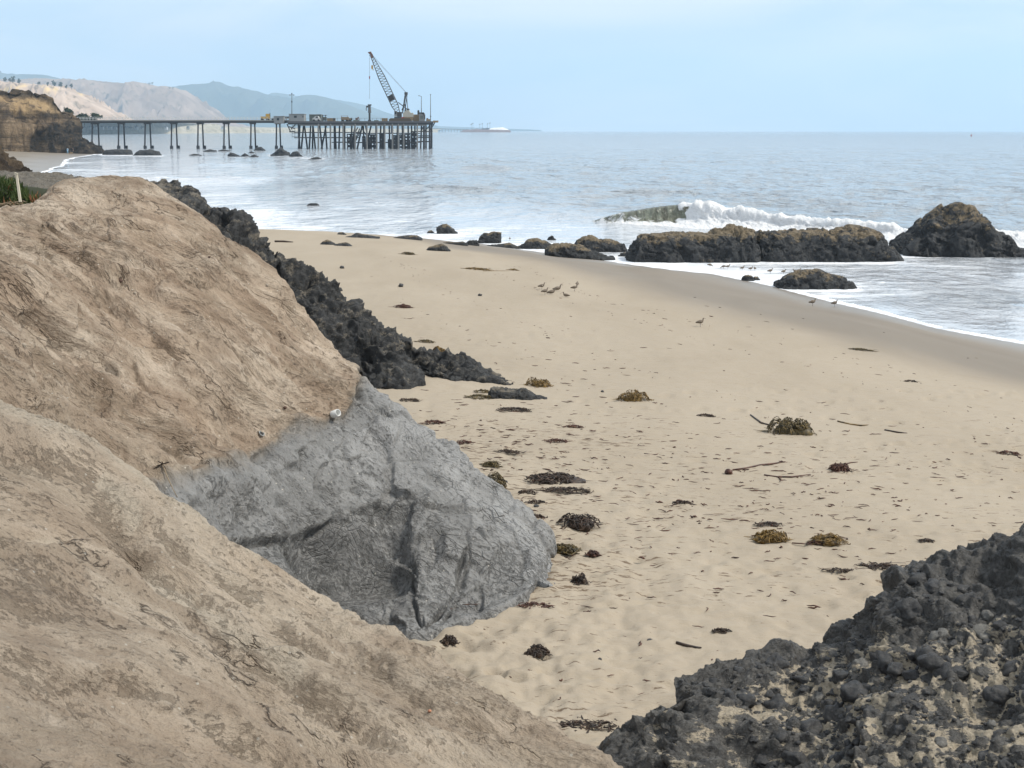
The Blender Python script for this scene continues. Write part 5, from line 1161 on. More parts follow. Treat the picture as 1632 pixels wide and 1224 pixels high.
for i, (x, w_, col) in enumerate(((125, 5, 0), (141, 4, 1), (150, 4, 0), (159, 5, 0), (166, 4, 1), (171, 6, 0), (178, 7, 0), (192, 5, 1), (214, 5, 0), (262, 4, 0), (297, 5, 1), (352, 6, 0))):
    Y = 1960 + x * 5; m_ = Y / FPX; b0 = unp(x, 205.3, Y); h = 2.9 * m_; W = w_ * m_
    root = empty('house', tuple(b0)); tag(root, HL[i], 'house', 'houses along the far shore'); bpy.context.view_layer.update()
    mb = MB(); mb.box(b0[0], b0[0] + W, Y, Y + 8, b0[2] - 2, b0[2] + h); child(mb, 'wall', M_WHITE if col == 0 else M_CREAM, root)
    mb = MB(); mb.prism([(b0[0] - .4, b0[2] + h + .02), (b0[0] + W + .4, b0[2] + h + .02), (b0[0] + W * .5, b0[2] + h + 1.9)], Y - .5, Y + 8.5); child(mb, 'roof', M_STEEL, root)
    mb = MB(); mb.box(b0[0] + W * .3, b0[0] + W * .55, Y - .06, Y - .01, b0[2] + h * .35, b0[2] + h * .75); child(mb, 'window', M_GLASS, root)
for x, l_ in ((132, 'dark tree on the far shore nearest the cliff'), (146, 'dark tree on the far shore behind the first pile pair'), (186, 'dark tree on the far shore left of the second pile pair'), (202, 'dark tree right of the second pile pair on the far shore'), (208, 'dark tree touching its left neighbour past the second pile pair'), (226, 'last dark tree on the far shore, before the third pile pair')): tree(x, 206, 200.5, 9, 1990 + x * 5, l_, 'trees along the far shore', 90)

IY = 6300.0
def ip(x, y): return unp(x, y, IY)
isl = empty('island', tuple(ip(775, 208))); tag(isl, 'low artificial island with a pale mound on the horizon', 'island'); bpy.context.view_layer.update()
def ridge(poly, dep, rough_=2.0):
    u = np.linspace(poly[0][0], poly[-1][0], 90); t_ = np.interp(u, [p[0] for p in poly], [p[1] for p in poly])
    P = np.zeros((90, 9, 3))
    for j in range(9):
        k = math.sin(math.pi * j / 8); P[:, j, 0] = (u - 816) / FPX * IY; P[:, j, 1] = IY - dep * math.cos(math.pi * j / 8)
        P[:, j, 2] = -2 + (np.array([ip(700, q)[2] for q in t_]) + 2) * k ** .6
    P[..., 2] += rough_ * gn(P[..., 0] * .06, P[..., 1] * .06, 1.5) * (P[..., 2] > 0)
    return P
def gl(P, name, mat):
    o = link(name, grid_mesh(name, P, dict(yellow=np.zeros(P.shape[:2]))), mat); o.parent = isl; o.matrix_parent_inverse = isl.matrix_world.inverted(); return o
gl(ridge([(737, 208.5), (739, 207), (752, 206.6), (760, 205), (768, 206), (800, 206.4), (812, 207), (814, 208.4)], 110), 'base', M_RUST)
gl(ridge([(777, 207.6), (782, 204.6), (790, 203.6), (800, 203), (808, 205), (812, 207.4)], 60), 'mound', plain('chalk_mound', (.85, .84, .8), .9, vary=.05))
mb = MB(); r_ = random.Random(4)
for k in range(14):
    x = r_.uniform(754, 776); a_ = ip(x, 206.6); hh = r_.uniform(2, 8); mb.box(a_[0], a_[0] + r_.uniform(6, 16), IY - 20, IY, a_[2] - 3, a_[2] + hh)
child(mb, 'sheds', M_CABIN, isl, kind='stuff')
for x, y, pl in ((751, 198.6, 'leftmost thin palm on the low island'), (753.6, 197.2, 'thin palm just right of the leftmost one on the island'), (764.6, 198.8, 'darkest palm in the middle of the low island'), (768.6, 197.8, 'thin palm right of the darkest one on the island'), (777, 197.8, 'thin palm left of the last one, by the pale mound'), (780.6, 196.8, 'last and tallest palm, rising over the pale mound')):
    b_, t_ = ip(x, 206.8), ip(x, y); root = empty('palm_tree', tuple(b_)); tag(root, pl, 'palm tree', 'palms on the island'); bpy.context.view_layer.update()
    mb = MB(); mb.tube([b_, b_ * .5 + t_ * .5 + np.array([.6, 0, 0]), t_], [.9, .7, .5], 6); child(mb, 'trunk', M_TRUNK, root)
    mb = MB()
    for k in range(14):
        an = k * 2.4; l_ = 4.6; dx, dy = math.cos(an), math.sin(an); e_ = (k % 3 - .6) * 1.4
        p0, p1, p2 = t_, t_ + np.array([dx * l_ * .55, dy * l_ * .55, 1.6 + e_]), t_ + np.array([dx * l_, dy * l_, -1.2 + e_]); wv_ = np.array([-dy, dx, 0]) * .8
        mb.add([p0 - wv_ * .4, p0 + wv_ * .4, p1 + wv_, p1 - wv_, p2], [(0, 1, 2, 3), (3, 2, 4)])
    child(mb, 'crown', M_TREE, root)
cw = empty('causeway', tuple(ip(700, 205))); tag(cw, 'long low causeway on piers joining the island to the shore', 'causeway'); bpy.context.view_layer.update()
a_, b_ = ip(640, 203.4), ip(748, 206.6); mb = MB()
for i in range(12):
    p = a_ + (b_ - a_) * i / 12; q = a_ + (b_ - a_) * (i + 1) / 12
    p[2] = max(p[2], 12) if i < 9 else p[2]; q[2] = max(q[2], 12) if i < 8 else q[2]
    mb.beam(p, q, 3.0)
child(mb, 'roadway', M_CONC, cw)
for i in range(22):
    p = a_ + (b_ - a_) * (i + .5) / 22.5; mb = MB(); mb.beam((p[0], p[1], -1), (p[0], p[1], max(11, p[2] - 1)), 2.2); child(mb, 'pier_leg', M_PALEPILE, cw)
by = on_sand(1548, 216.5); by = unp(1548, 216.5, 1850); by[2] = 0
root = empty('buoy', tuple(by)); tag(root, 'small red buoy far out on the sea below the horizon', 'buoy'); bpy.context.view_layer.update()
mb = MB(); mb.beam(by + np.array([0, 0, -.5]), by + np.array([0, 0, .9]), 2.6, 2.2, 12); child(mb, 'float', M_RED, root)
mb = MB(); mb.beam(by + np.array([0, 0, .9]), by + np.array([0, 0, 2.6]), 1.2, .5, 8); child(mb, 'topmark', M_RED, root)

# ------------------------------------------------------------------ kelp, stones, sticks on the sand
def mat_kelp(name, a_, b_, c_):
    m, nt, b = new_mat(name); p = geo_pos(nt); n_ = noise(nt, p, 14, 4, .6)
    c = ramp(nt, n_, [(.34, a_), (.5, b_), (.68, c_)]); setb(nt, b, col=c, rough=.55, spec=.4); return m
M_KG = mat_kelp('kelp_golden', (.03, .02, .008), (.14, .085, .02), (.26, .16, .04)); M_KO = mat_kelp('kelp_olive', (.02, .017, .008), (.075, .055, .02), (.17, .12, .04)); M_KD = mat_kelp('kelp_dark', (.012, .008, .006), (.035, .022, .015), (.09, .055, .035))
M_KR = mat_kelp('kelp_red_brown', (.02, .008, .006), (.07, .028, .018), (.13, .06, .035))
def sz(x, y): return float(bz(np.array([x]), np.array([y]))[0])
def kelp(px_, py_, wpx, hpx, label, mat=None, n=None, flat=False, cat='seaweed', group='seaweed piles washed up on the sand', off=0):
    c = on_sand(px_, py_); m_ = c[1] / FPX; W = wpx * m_ / 2; Hh = hpx * m_ * (.78 if not flat else .8); D = min(W * .8, .28) if not flat else W * .35
    rr = random.Random(int(px_ * 7 + py_)); mb = MB(); n = n or int(min(150, max(26, 60 * W / .25)))
    cx, cy = c[0], c[1] + D * .8
    if not flat:
        for L_ in range(3):
            v, f = ICO2; ox = rr.uniform(-.45, .45) * W; s_ = np.array([W * rr.uniform(.45, .62), D * .75, Hh * rr.uniform(.6, .92)])
            nn = 1 + .5 * fbm(v[:, 0] * 2 + px_, v[:, 1] * 2, v[:, 2] * 2, 2); q = v * nn[:, None] * s_ + np.array([cx + ox, cy, 0]); q[:, 2] += sz(cx, cy) + .0
            mb.add(q, f)
    if not flat: n = int(n * 2.2)
    for k in range(10):                     # loose blades trailing off over the sand
        a_ = rr.uniform(0, 6.28); x, y = cx + W * .75 * math.cos(a_), cy + D * .75 * math.sin(a_); hd = a_ + rr.gauss(0, .5); ln = rr.uniform(.3, .9) * min(W, .5); pts = []
        for i in range(6): pts.append((x, y, sz(x, y) + .008 + (.5 * Hh if i == 0 else 0))); hd += rr.gauss(0, .45); x += ln / 5 * math.cos(hd); y += ln / 5 * math.sin(hd)
        mb.tube(pts, [.004, .008, .010, .009, .006, .002], 4, .5)
    L0 = .30 if flat else .15
    for k in range(n):
        a_ = rr.uniform(0, 6.28); r = rr.random() ** .5 * (1.0 if flat else .95); x, y = cx + W * r * math.cos(a_), cy + D * r * math.sin(a_); hd = rr.uniform(-.9, .9) + (math.pi if rr.random() < .5 else 0)
        ln = rr.uniform(.4, 1.0) * min(W * 1.2, L0) * (2.2 if rr.random() < .06 else 1); pts = []; ph = rr.uniform(0, 6); lift = rr.uniform(.55, 1.12)
        for i in range(6):
            rad = ((x - cx) / W) ** 2 + ((y - cy) / D) ** 2
            lump = 1 + .45 * float(gn(x * 9 / max(W, .2) * .3, y * 5, px_ * .37))
            z = sz(x, y) + Hh * max(0, 1 - rad) ** .45 * lump * lift * (1 if not flat else .6) + .006 + .010 * math.sin(i * 1.9 + ph) + .012 * rr.random()
            pts.append((x, y, z)); hd += rr.gauss(0, .9); x += ln / 5 * math.cos(hd); y += ln / 5 * math.sin(hd) * .7
        w_ = rr.uniform(.004, .011) * (1 + .5 * (W > .4)); mb.tube(pts, [w_ * .5] + [w_ * rr.uniform(.7, 1.5) for _ in range(4)] + [w_ * .3], 4, .6)
    loc = (cx, cy, sz(cx, cy)); o = mb.build('kelp_pile' if not flat else 'kelp_strand', mat or M_KO, None, True, loc)
    tag(o, label, cat, group); return o
KP = [(1262, 693, 78, 27, 'largest seaweed mound, dark olive, alone on the open sand at the right', M_KO, 0), (1011, 640, 50, 16, 'olive seaweed mound with loose ends, nearest beyond the ledge tail on open sand', M_KG, 0), (858, 617, 42, 13, 'brown seaweed mound behind the flat black slab', M_KG, 0),
      (1340, 752, 34, 15, 'reddish seaweed clump with a stalk poking out, below the largest mound', M_KR, 0), (788, 782, 42, 30, 'tall brown seaweed heap tucked against the edge of the grey rock', M_KO, 0), (885, 772, 92, 11, 'long dark flat band of seaweed beside the grey rock', M_KD, 0),
      (906, 785, 70, 8, 'thin ragged seaweed band just in front of the long dark one', M_KD, 1), (924, 843, 72, 19, 'dark tangled ball of seaweed with a tail to the left, right of the grey toe', M_KD, 0), (1232, 864, 54, 17, 'golden spotted seaweed curl, left one of the two joined by a thin stalk', M_KG, 0),
      (1322, 869, 56, 13, 'golden and brown seaweed, right one of the two joined by a thin stalk', M_KG, 0), (902, 881, 44, 11, 'small olive seaweed tuft below the dark tangled ball', M_KO, 0), (946, 887, 20, 8, 'tiny red-brown tuft right of the small olive one', M_KR, 0), (924, 932, 26, 17, 'small upright brown clump off the tip of the grey toe', M_KD, 0),
      (716, 1028, 26, 13, 'small round clump on the rippled sand in front of the grey rock foot', M_KD, 0), (857, 1046, 36, 14, 'spiky brown clump on bare sand between the two rocks', M_KD, 0), (699, 562, 22, 9, 'orange-brown lump close behind the shale ledge', M_KG, 0), (677, 546, 27, 6, 'flat brown weed behind the orange-brown lump', M_KO, 1),
      (762, 430, 38, 4, 'golden flat strand of weed on the smooth sand left of the shorebirds', M_KG, 1), (818, 431, 15, 4, 'small golden tuft at the end of the flat strand near the shorebirds', M_KG, 1), (641, 491, 28, 5, 'dark red-brown weed lump on smooth sand right of the ledge', M_KR, 0), (650, 406, 22, 4, 'little brown weed heap near the wet rocks', M_KO, 0),
      (765, 635, 38, 8, 'flat weed left of the black slab', M_KO, 1), (768, 626, 26, 7, 'smaller weed tuft between ledge tail and black slab', M_KO, 1), (942, 1162, 82, 9, 'long thin weed strand at the bottom beside the black outcrop tip', M_KD, 1), (1610, 725, 34, 8, 'red-brown weed cut by the right edge of the beach view', M_KR, 1), (1452, 609, 17, 4, 'small black weed on the darker damp sand', M_KD, 1),
      (1478, 864, 25, 5, 'small dark flat weed above the black outcrop', M_KD, 1), (1090, 804, 32, 6, 'dark spindle of weed in the middle of the sand', M_KD, 1), (1228, 838, 38, 6, 'thin weed above the golden spotted curl', M_KD, 1), (784, 744, 25, 8, 'small olive lump above the tall heap by the grey rock', M_KO, 0), (856, 803, 28, 7, 'small weed patch between heap and tangled ball', M_KD, 1),
      (855, 826, 24, 9, 'dark weed behind the round stone beside the grey rock', M_KD, 1), (840, 788, 30, 9, 'knotted weed between the tall heap and the thin band', M_KD, 1), (915, 682, 28, 5, 'brown weed strand right of the slab, upper one', M_KR, 1), (890, 705, 32, 6, 'brown weed strand right of the grey rock, lower one', M_KR, 1), (810, 722, 30, 6, 'dark weed beside the shoulder of the grey rock', M_KD, 1),
      (855, 968, 44, 6, 'thin weed lying along the foot of the grey toe', M_KR, 1), (1340, 912, 34, 7, 'weed clump above and left of the black outcrop', M_KD, 1), (1405, 906, 62, 5, 'long twig-like weed touching the black outcrop edge', M_KD, 1), (1125, 664, 24, 5, 'small brown weed left of the largest mound', M_KD, 1), (820, 655, 46, 6, 'ragged weed below the black slab', M_KD, 1), (1150, 1008, 26, 6, 'small weed curl in the lower middle of the sand', M_KD, 1),
      (740, 708, 30, 8, 'weed tucked behind the top edge of the grey rock', M_KR, 1), (690, 676, 34, 8, 'red-brown weed just clear of the grey rock shoulder', M_KR, 1), (652, 640, 30, 8, 'weed lump at the foot of the shale ledge', M_KD, 1), (1375, 559, 34, 4, 'faint brown weed on the damp sand below the two standing birds', M_KO, 1), (1300, 868, 26, 5, 'loose brown bits on the stalk between the golden pair', M_KR, 1), (500, 387, 0, 0, '', None, 0)]
for q in KP:
    if q[2]: kelp(q[0], q[1], q[2], q[3], q[4], q[5], flat=bool(q[6]))
def stick(pts, r, label, mat, cat='kelp stalk'):
    P = [on_sand(x, y) + np.array([0, 0, r * .8]) for x, y in pts]; mb = MB(); mb.tube(P, [r] * (len(P) - 1) + [r * .4], 6)
    loc = P[0]; o = mb.build('kelp_stalk', mat, None, True, tuple(loc)); tag(o, label, cat); return o
def ball(px_, py_, wpx, label, mat, name='stone', cat='stone', sq=.8, group=None):
    c = on_sand(px_, py_); r = wpx * c[1] / FPX / 2; v, f = ICO3; n_ = 1 + .35 * fbm(v[:, 0] * 1.3 + px_, v[:, 1] * 1.3, v[:, 2] * 1.3, 3)
    q = v * n_[:, None] * np.array([r, r * .9, r * sq]); me = bpy.data.meshes.new(name); me.from_pydata(q.tolist(), [], f); me.polygons.foreach_set('use_smooth', [True] * len(f))
    o = link(name, me, mat); o.location = (c[0], c[1] + r * .6, c[2] + r * .45); tag(o, label, cat, group); return o
ball(1162, 756, 13, 'brown round kelp bulb at the end of a long straight stalk', M_KR, 'kelp_bulb', 'kelp bulb')
stick([(1168, 750), (1190, 747), (1212, 742), (1232, 740), (1250, 737)], .014, 'long straight stalk running right from the round bulb', M_KR)
stick([(1218, 758), (1238, 761), (1262, 761), (1292, 757)], .013, 'curved stalk lying below the end of the straight one', M_KR)
stick([(1262, 866), (1278, 867), (1296, 869)], .008, 'thin stalk joining the two golden seaweed curls', M_KR)
stick([(1345, 741), (1356, 738), (1367, 737)], .010, 'short stalk poking from the reddish clump', M_KR)
stick([(770, 432), (790, 432), (812, 432)], .012, 'thin straight strand between the golden weed near the birds', M_KG)
stick([(1078, 1026), (1095, 1031), (1108, 1034), (1118, 1034)], .016, 'short dark stalk on the sand between grey rock and black outcrop', M_KD)
stick([(1196, 662), (1214, 675), (1226, 678), (1240, 676)], .014, 'dark stalk sticking out left of the largest mound', M_KD)
stick([(1410, 686), (1432, 690), (1446, 691)], .014, 'thin brown stalk on the open sand right of the largest mound', M_KD)
stick([(1335, 672), (1355, 677), (1372, 679), (1384, 678)], .014, 'thin stalk above right of the largest mound', M_KG)
stick([(438, 386), (452, 386), (467, 387)], .05, 'dark driftwood stick on the damp sand near the waterline', M_KD, 'driftwood')
for x, y, wd, lb in ((855, 810, 9, 'round black stone among the weed beside the grey rock'), (545, 428, 7, 'small pointed dark stone on smooth sand nearest the sea'), (525, 460, 6, 'dark stone just above the ledge edge, left of its neighbour'), (541, 464, 9, 'brown stone close to the ledge edge'), (574, 484, 10, 'pair-like brown stone right of the ledge'),
                     (639, 457, 8, 'dark stone alone between ledge and birds'), (765, 472, 6, 'small black stone on the sand left below the birds'), (648, 551, 13, 'dark stone at the back of the weed by the ledge'), (1036, 1025, 11, 'black pebble on the pale sand in the lower middle'), (806, 770, 7, 'black pebble touching the tall heap of weed'),
                     (960, 625, 5, 'tiny black pebble between the two seaweed mounds'), (956, 1053, 7, 'small black pebble near the spiky clump'), (1096, 1208, 0, '')):
    if wd: ball(x, y, wd, lb, M_COB)
mb = MB()                                  # bits of weed too small and many to count
r_ = random.Random(9)
for k in range(950):
    u = r_.random()
    if u < .42: px_, py_ = r_.gauss(830, 110), r_.gauss(740, 90)
    elif u < .75: px_, py_ = r_.gauss(1260, 190), r_.gauss(790, 70)
    else: px_, py_ = r_.uniform(640, 1632), r_.uniform(460, 1120)
    if py_ < 440 or py_ > 1200 or px_ > 1700 or px_ < 560: continue
    c = on_sand(px_, py_)
    if py_ < 600 and shore_s(np.array([c[0]]), np.array([c[1]]))[0] < 7: continue
    ln = r_.uniform(.03, .16) * (1.5 if r_.random() < .2 else 1) * (1 + (c[1] - 15) * .015); w_ = r_.uniform(.0025, .0075) * (1.6 if r_.random() < .12 else 1); hd = r_.gauss(-.05, .35); x, y = c[0], c[1]; pts = []
    for i in range(5): pts.append((x, y, sz(x, y) + w_ * r_.uniform(-.4, 2.0) + .004)); hd += r_.gauss(0, .4); x += ln / 4 * math.cos(hd); y += ln / 4 * math.sin(hd)
    mb.tube(pts, [w_ * .4, w_, w_ * 1.2, w_, w_ * .3], 4)
for k in range(420):                       # thin tide lines following the shore
    Y = r_.uniform(15, 60); s_ = r_.choice((12.5, 14.5, 18.5, 21.0)) + r_.gauss(0, .25)
    xs_ = np.linspace(-12, 20, 120); sv = shore_s(xs_, np.full(120, Y)); j = int(np.argmin(abs(sv - s_))); x, y = xs_[j] + r_.uniform(-.13, .13), Y
    if abs(sv[j] - s_) > 1 or x < -1.5 + (y - 20) * -.12: continue
    hd = 1.3 + r_.gauss(0, .5); ln = r_.uniform(.03, .13); w_ = r_.uniform(.003, .008); pts = []
    for i in range(4): pts.append((x, y, sz(x, y) + .004)); hd += r_.gauss(0, .4); x += ln / 3 * math.cos(hd); y += ln / 3 * math.sin(hd)
    mb.tube(pts, [w_ * .4, w_, w_, w_ * .3], 4)
o = mb.build('weed_bits', M_KR, None, True); o['kind'] = 'stuff'

# ------------------------------------------------------------------ shorebirds
M_BIRD = plain('bird_feathers', (.16, .13, .10), .8, vary=.3, scale=30); M_BIRDP = plain('bird_pale_feathers', (.38, .34, .28), .8, vary=.2, scale=30); M_BILL = plain('bird_bill', (.05, .04, .035), .5)
M_LEG = plain('bird_leg', (.12, .11, .12), .6)
def bird_meshes(pose):
    """body+neck+head as one surface; wings, bill, legs apart. Faces +x, feet at z 0."""
    lg = 0.13 if pose != 'sit' else .02
    if pose == 'tuck': spine = [(-.19, .02, .008), (-.13, .035, .035), (-.06, .045, .062), (.02, .05, .072), (.08, .06, .062), (.10, .095, .04), (.085, .115, .034), (.05, .115, .028), (.03, .112, .01)]
    elif pose == 'feed': spine = [(-.20, .05, .008), (-.14, .045, .034), (-.06, .035, .062), (.02, .025, .070), (.08, .0, .052), (.13, -.03, .028), (.17, -.06, .022), (.20, -.075, .026), (.225, -.085, .010)]
    else: spine = [(-.20, .0, .008), (-.14, .02, .034), (-.06, .035, .060), (.02, .045, .070), (.08, .06, .055), (.11, .10, .028), (.12, .145, .022), (.135, .175, .027), (.16, .178, .011)]
    zc = lg + .055
    b = MB(); b.tube([(x, 0, z + zc) for x, z, r in spine], [r for x, z, r in spine], 10, 1.1)
    w_ = MB()
    for s_ in (-1, 1): w_.tube([(.06, s_ * .052, zc + .055), (-.02, s_ * .062, zc + .055), (-.10, s_ * .048, zc + .045), (-.21, s_ * .015, zc + .02)], [.016, .034, .028, .006], 6, .5 * 2)
    hx, hz = spine[-2][0], spine[-2][1] + zc
    bl = MB(); 
    if pose == 'feed': bl.tube([(hx + .02, 0, hz - .01), (hx + .06, 0, hz - .05)], [.006, .003], 5)
    elif pose != 'tuck': bl.tube([(hx + .02, 0, hz), (hx + .06, 0, hz - .008), (hx + .10, 0, hz - .018)], [.006, .005, .003], 5)
    legs = []
    if pose != 'sit':
        for s_ in (-1, 1):
            l_ = MB(); l_.tube([(.0, s_ * .025, zc - .04), (.015 * s_, s_ * .027, lg * .5), (.0, s_ * .028, .006)], [.007, .0055, .005], 5)
            for t_ in (-.5, 0, .5): l_.tube([(.0, s_ * .028, .005), (.04 * math.cos(t_), s_ * .028 + .04 * math.sin(t_), .004)], [.004, .002], 4)
            legs.append(l_)
    return b, w_, bl, legs
protos = {}
def bird(px_, py_, hpx, pose, label, group, face=0, water=False):
    c = on_sand(px_, py_); m_ = c[1] / FPX; nat = {'stand': .375, 'tuck': .30, 'feed': .26, 'sit': .20}[pose]; sc = hpx * m_ / nat; sc = min(max(sc, .7), 1.6)
    if pose not in protos:
        b, w_, bl, legs = bird_meshes(pose); lst = [('body', b, M_BIRD), ('wings', w_, M_BIRD), ] + ([('bill', bl, M_BILL)] if bl.v else []) + [('leg', l_, M_LEG) for l_ in legs]
        r = []
        for n_, mb_, mt in lst:
            me = bpy.data.meshes.new(n_); me.from_pydata(mb_.v, [], mb_.f); me.polygons.foreach_set('use_smooth', [True] * len(me.polygons)); me.materials.append(mt); me.update(); r.append((n_, me))
        protos[pose] = r
    root = empty('shorebird', (c[0], c[1], c[2] - (.01 if not water else .02))); root.rotation_euler = (0, 0, math.radians(face)); root.scale = (sc,) * 3
    tag(root, label, 'bird', group)
    for n_, me in protos[pose]:
        o = bpy.data.objects.new(n_, me); COL.objects.link(o); o.parent = root
G1, G2, G3 = 'shorebirds resting on the smooth sand', 'shorebirds wading in the thin surf', 'shorebirds standing on the sand'
bird(863.5, 462, 10, 'stand', 'upright shorebird at the back left corner of the resting flock', G1, 12)
bird(868.5, 470.5, 12, 'stand', 'shorebird with a raised head at the front left of the resting flock', G1, 20)
bird(879, 469, 8, 'sit', 'hunched shorebird crouching beside the front left one', G1, 8)
bird(888.5, 463.5, 8, 'sit', 'pale flanked shorebird crouching in the middle of the flock, behind the others', G1, 10)
bird(902, 473.5, 6, 'sit', 'lone crouching shorebird closest to the viewer in the resting flock', G1, 200)
bird(915.5, 464.5, 11, 'stand', 'shorebird standing at the right end of the resting flock', G1, 5)
bird(920, 458.5, 9, 'tuck', 'shorebird with its head tucked, rearmost at the right of the flock', G1, 80)
bird(1116, 521, 15, 'stand', 'lone long-billed shorebird in the middle of the open sand', G3, 18)
bird(1295, 488, 13, 'stand', 'standing shorebird below the low black rock, nearer to it of two', G3, 15)
bird(1330, 489, 12, 'stand', 'standing shorebird below the low black rock, closer to the water', G3, 12)
for x, y, h_, po, f_, lb in ((1131.5, 426, 6, 'feed', 10, 'wading bird furthest along the hump-backed rock, bending low'), (1153, 428.5, 6, 'feed', 170, 'wading bird left of a close pair in the thin surf'), (1160, 428.5, 8, 'stand', 5, 'wading bird right of the close pair, head up'), (1183, 431, 8, 'stand', 12, 'wading bird half way along the thin surf'),
                             (1196.5, 432, 8, 'stand', 20, 'wading bird with a stretched neck left of a tiny hunched one'), (1203, 432, 6, 'tuck', 100, 'tiny hunched wading bird at the gap between the long rocks'), (1227.5, 436.5, 10, 'stand', 15, 'largest wading bird, dark, clear of the others'), (1249, 437, 9, 'stand', 20, 'wading bird in front of a splash of foam'),
                             (1267, 436, 7, 'stand', 170, 'wading bird left of the last pair behind the low black rock'), (1273, 435, 7, 'stand', 20, 'wading bird on the right, just behind the low black rock'), (812.5, 383.5, 6, 'stand', 90, 'tiny dark bird perched on the low rocks beside the leaning rock')):
    bird(x, y, h_, po, lb, G2, f_, True)

# ------------------------------------------------------------------ two walkers and a dog far down the beach
def skinned(name, joints, edges, radii, mat, parent, lev=1):
    me = bpy.data.meshes.new(name); me.from_pydata(joints, edges, []); o = link(name, me, mat, parent)
    md = o.modifiers.new('skin', 'SKIN'); md.use_smooth_shade = True
    for i, r in enumerate(radii): me.skin_vertices[0].data[i].radius = (r, r)
    me.skin_vertices[0].data[0].use_root = True
    s_ = o.modifiers.new('sub', 'SUBSURF'); s_.levels = s_.render_levels = lev
    return o
M_SKIN = plain('skin', (.42, .25, .17), .6); M_BLUES = plain('pale_blue_top', (.28, .50, .68), .8); M_DKCL = plain('dark_clothes', (.05, .05, .055), .9); M_HAIR = plain('dark_hair', (.03, .022, .016), .8)
def person(px_, py_, label, top, legs_, face):
    c = on_sand(px_, py_); root = empty('person', tuple(c)); root.rotation_euler = (0, 0, math.radians(face)); tag(root, label, 'person')
    J = [(0, 0, .92), (0, 0, 1.12), (0, 0, 1.38), (0, 0, 1.50), (0, .01, 1.60), (0, .02, 1.70), (.19, 0, 1.40), (.23, -.06, 1.13), (.22, .06, .90), (.23, .10, .82), (-.19, 0, 1.40), (-.24, .02, 1.13), (-.22, .14, .92), (-.22, .18, .84),
         (.09, 0, .88), (.10, .14, .50), (.10, .16, .09), (.10, .30, .04), (-.09, 0, .88), (-.10, -.04, .50), (-.10, -.22, .12), (-.10, -.10, .04)]
    E = [(0, 1), (1, 2), (2, 3), (3, 4), (4, 5), (2, 6), (6, 7), (7, 8), (8, 9), (2, 10), (10, 11), (11, 12), (12, 13), (0, 14), (14, 15), (15, 16), (16, 17), (0, 18), (18, 19), (19, 20), (20, 21)]
    Rr = [.15, .14, .16, .055, .09, .08, .065, .048, .036, .035, .065, .048, .036, .035, .09, .06, .042, .035, .09, .06, .042, .035]
    skinned('body', J, E, Rr, M_SKIN, root)
    skinned('top', [J[1], J[2], (0, 0, 1.44), J[6], J[7], J[10], J[11], (0, 0, .95)], [(0, 1), (1, 2), (1, 3), (3, 4), (1, 5), (5, 6), (0, 7)], [.165, .18, .09, .085, .065, .085, .065, .165], top, root)
    skinned('trousers', [J[0], J[14], J[15], J[16], J[18], J[19], J[20]], [(0, 1), (1, 2), (2, 3), (0, 4), (4, 5), (5, 6)], [.165, .11, .078, .055, .11, .078, .055], legs_, root)
    skinned('hair', [(0, -.02, 1.66), (0, -.03, 1.73), (0, -.06, 1.60)], [(0, 1), (0, 2)], [.10, .085, .07], M_HAIR, root)
person(108, 245.0, 'walker in a pale blue top on the cove beach below the far cliff', M_BLUES, M_BLUES, 190)
person(116.5, 245.4, 'walker in dark clothes beside the one in pale blue, below the far cliff', M_DKCL, M_DKCL, 170)
c = on_sand(113, 246.6); root = empty('dog', tuple(c)); tag(root, 'brown dog walking in front of the two far walkers', 'dog'); root.rotation_euler = (0, 0, .3)
skinned('body', [(-.1, 0, .48), (.22, 0, .46), (.42, 0, .58), (.52, 0, .66), (.64, 0, .63), (-.35, 0, .48), (-.52, 0, .40), (-.66, 0, .5), (.26, .09, .30), (.25, .09, .03), (.26, -.09, .30), (.30, -.09, .03), (-.34, .09, .32), (-.44, .09, .18), (-.38, .09, .03), (-.34, -.09, .32), (-.42, -.09, .18), (-.36, -.09, .03)],
        [(0, 1), (1, 2), (2, 3), (3, 4), (0, 5), (5, 6), (6, 7), (1, 8), (8, 9), (1, 10), (10, 11), (5, 12), (12, 13), (13, 14), (5, 15), (15, 16), (16, 17)], [.14, .16, .10, .095, .05, .13, .04, .025, .05, .035, .05, .035, .08, .04, .03, .08, .04, .03], M_TANM, root)

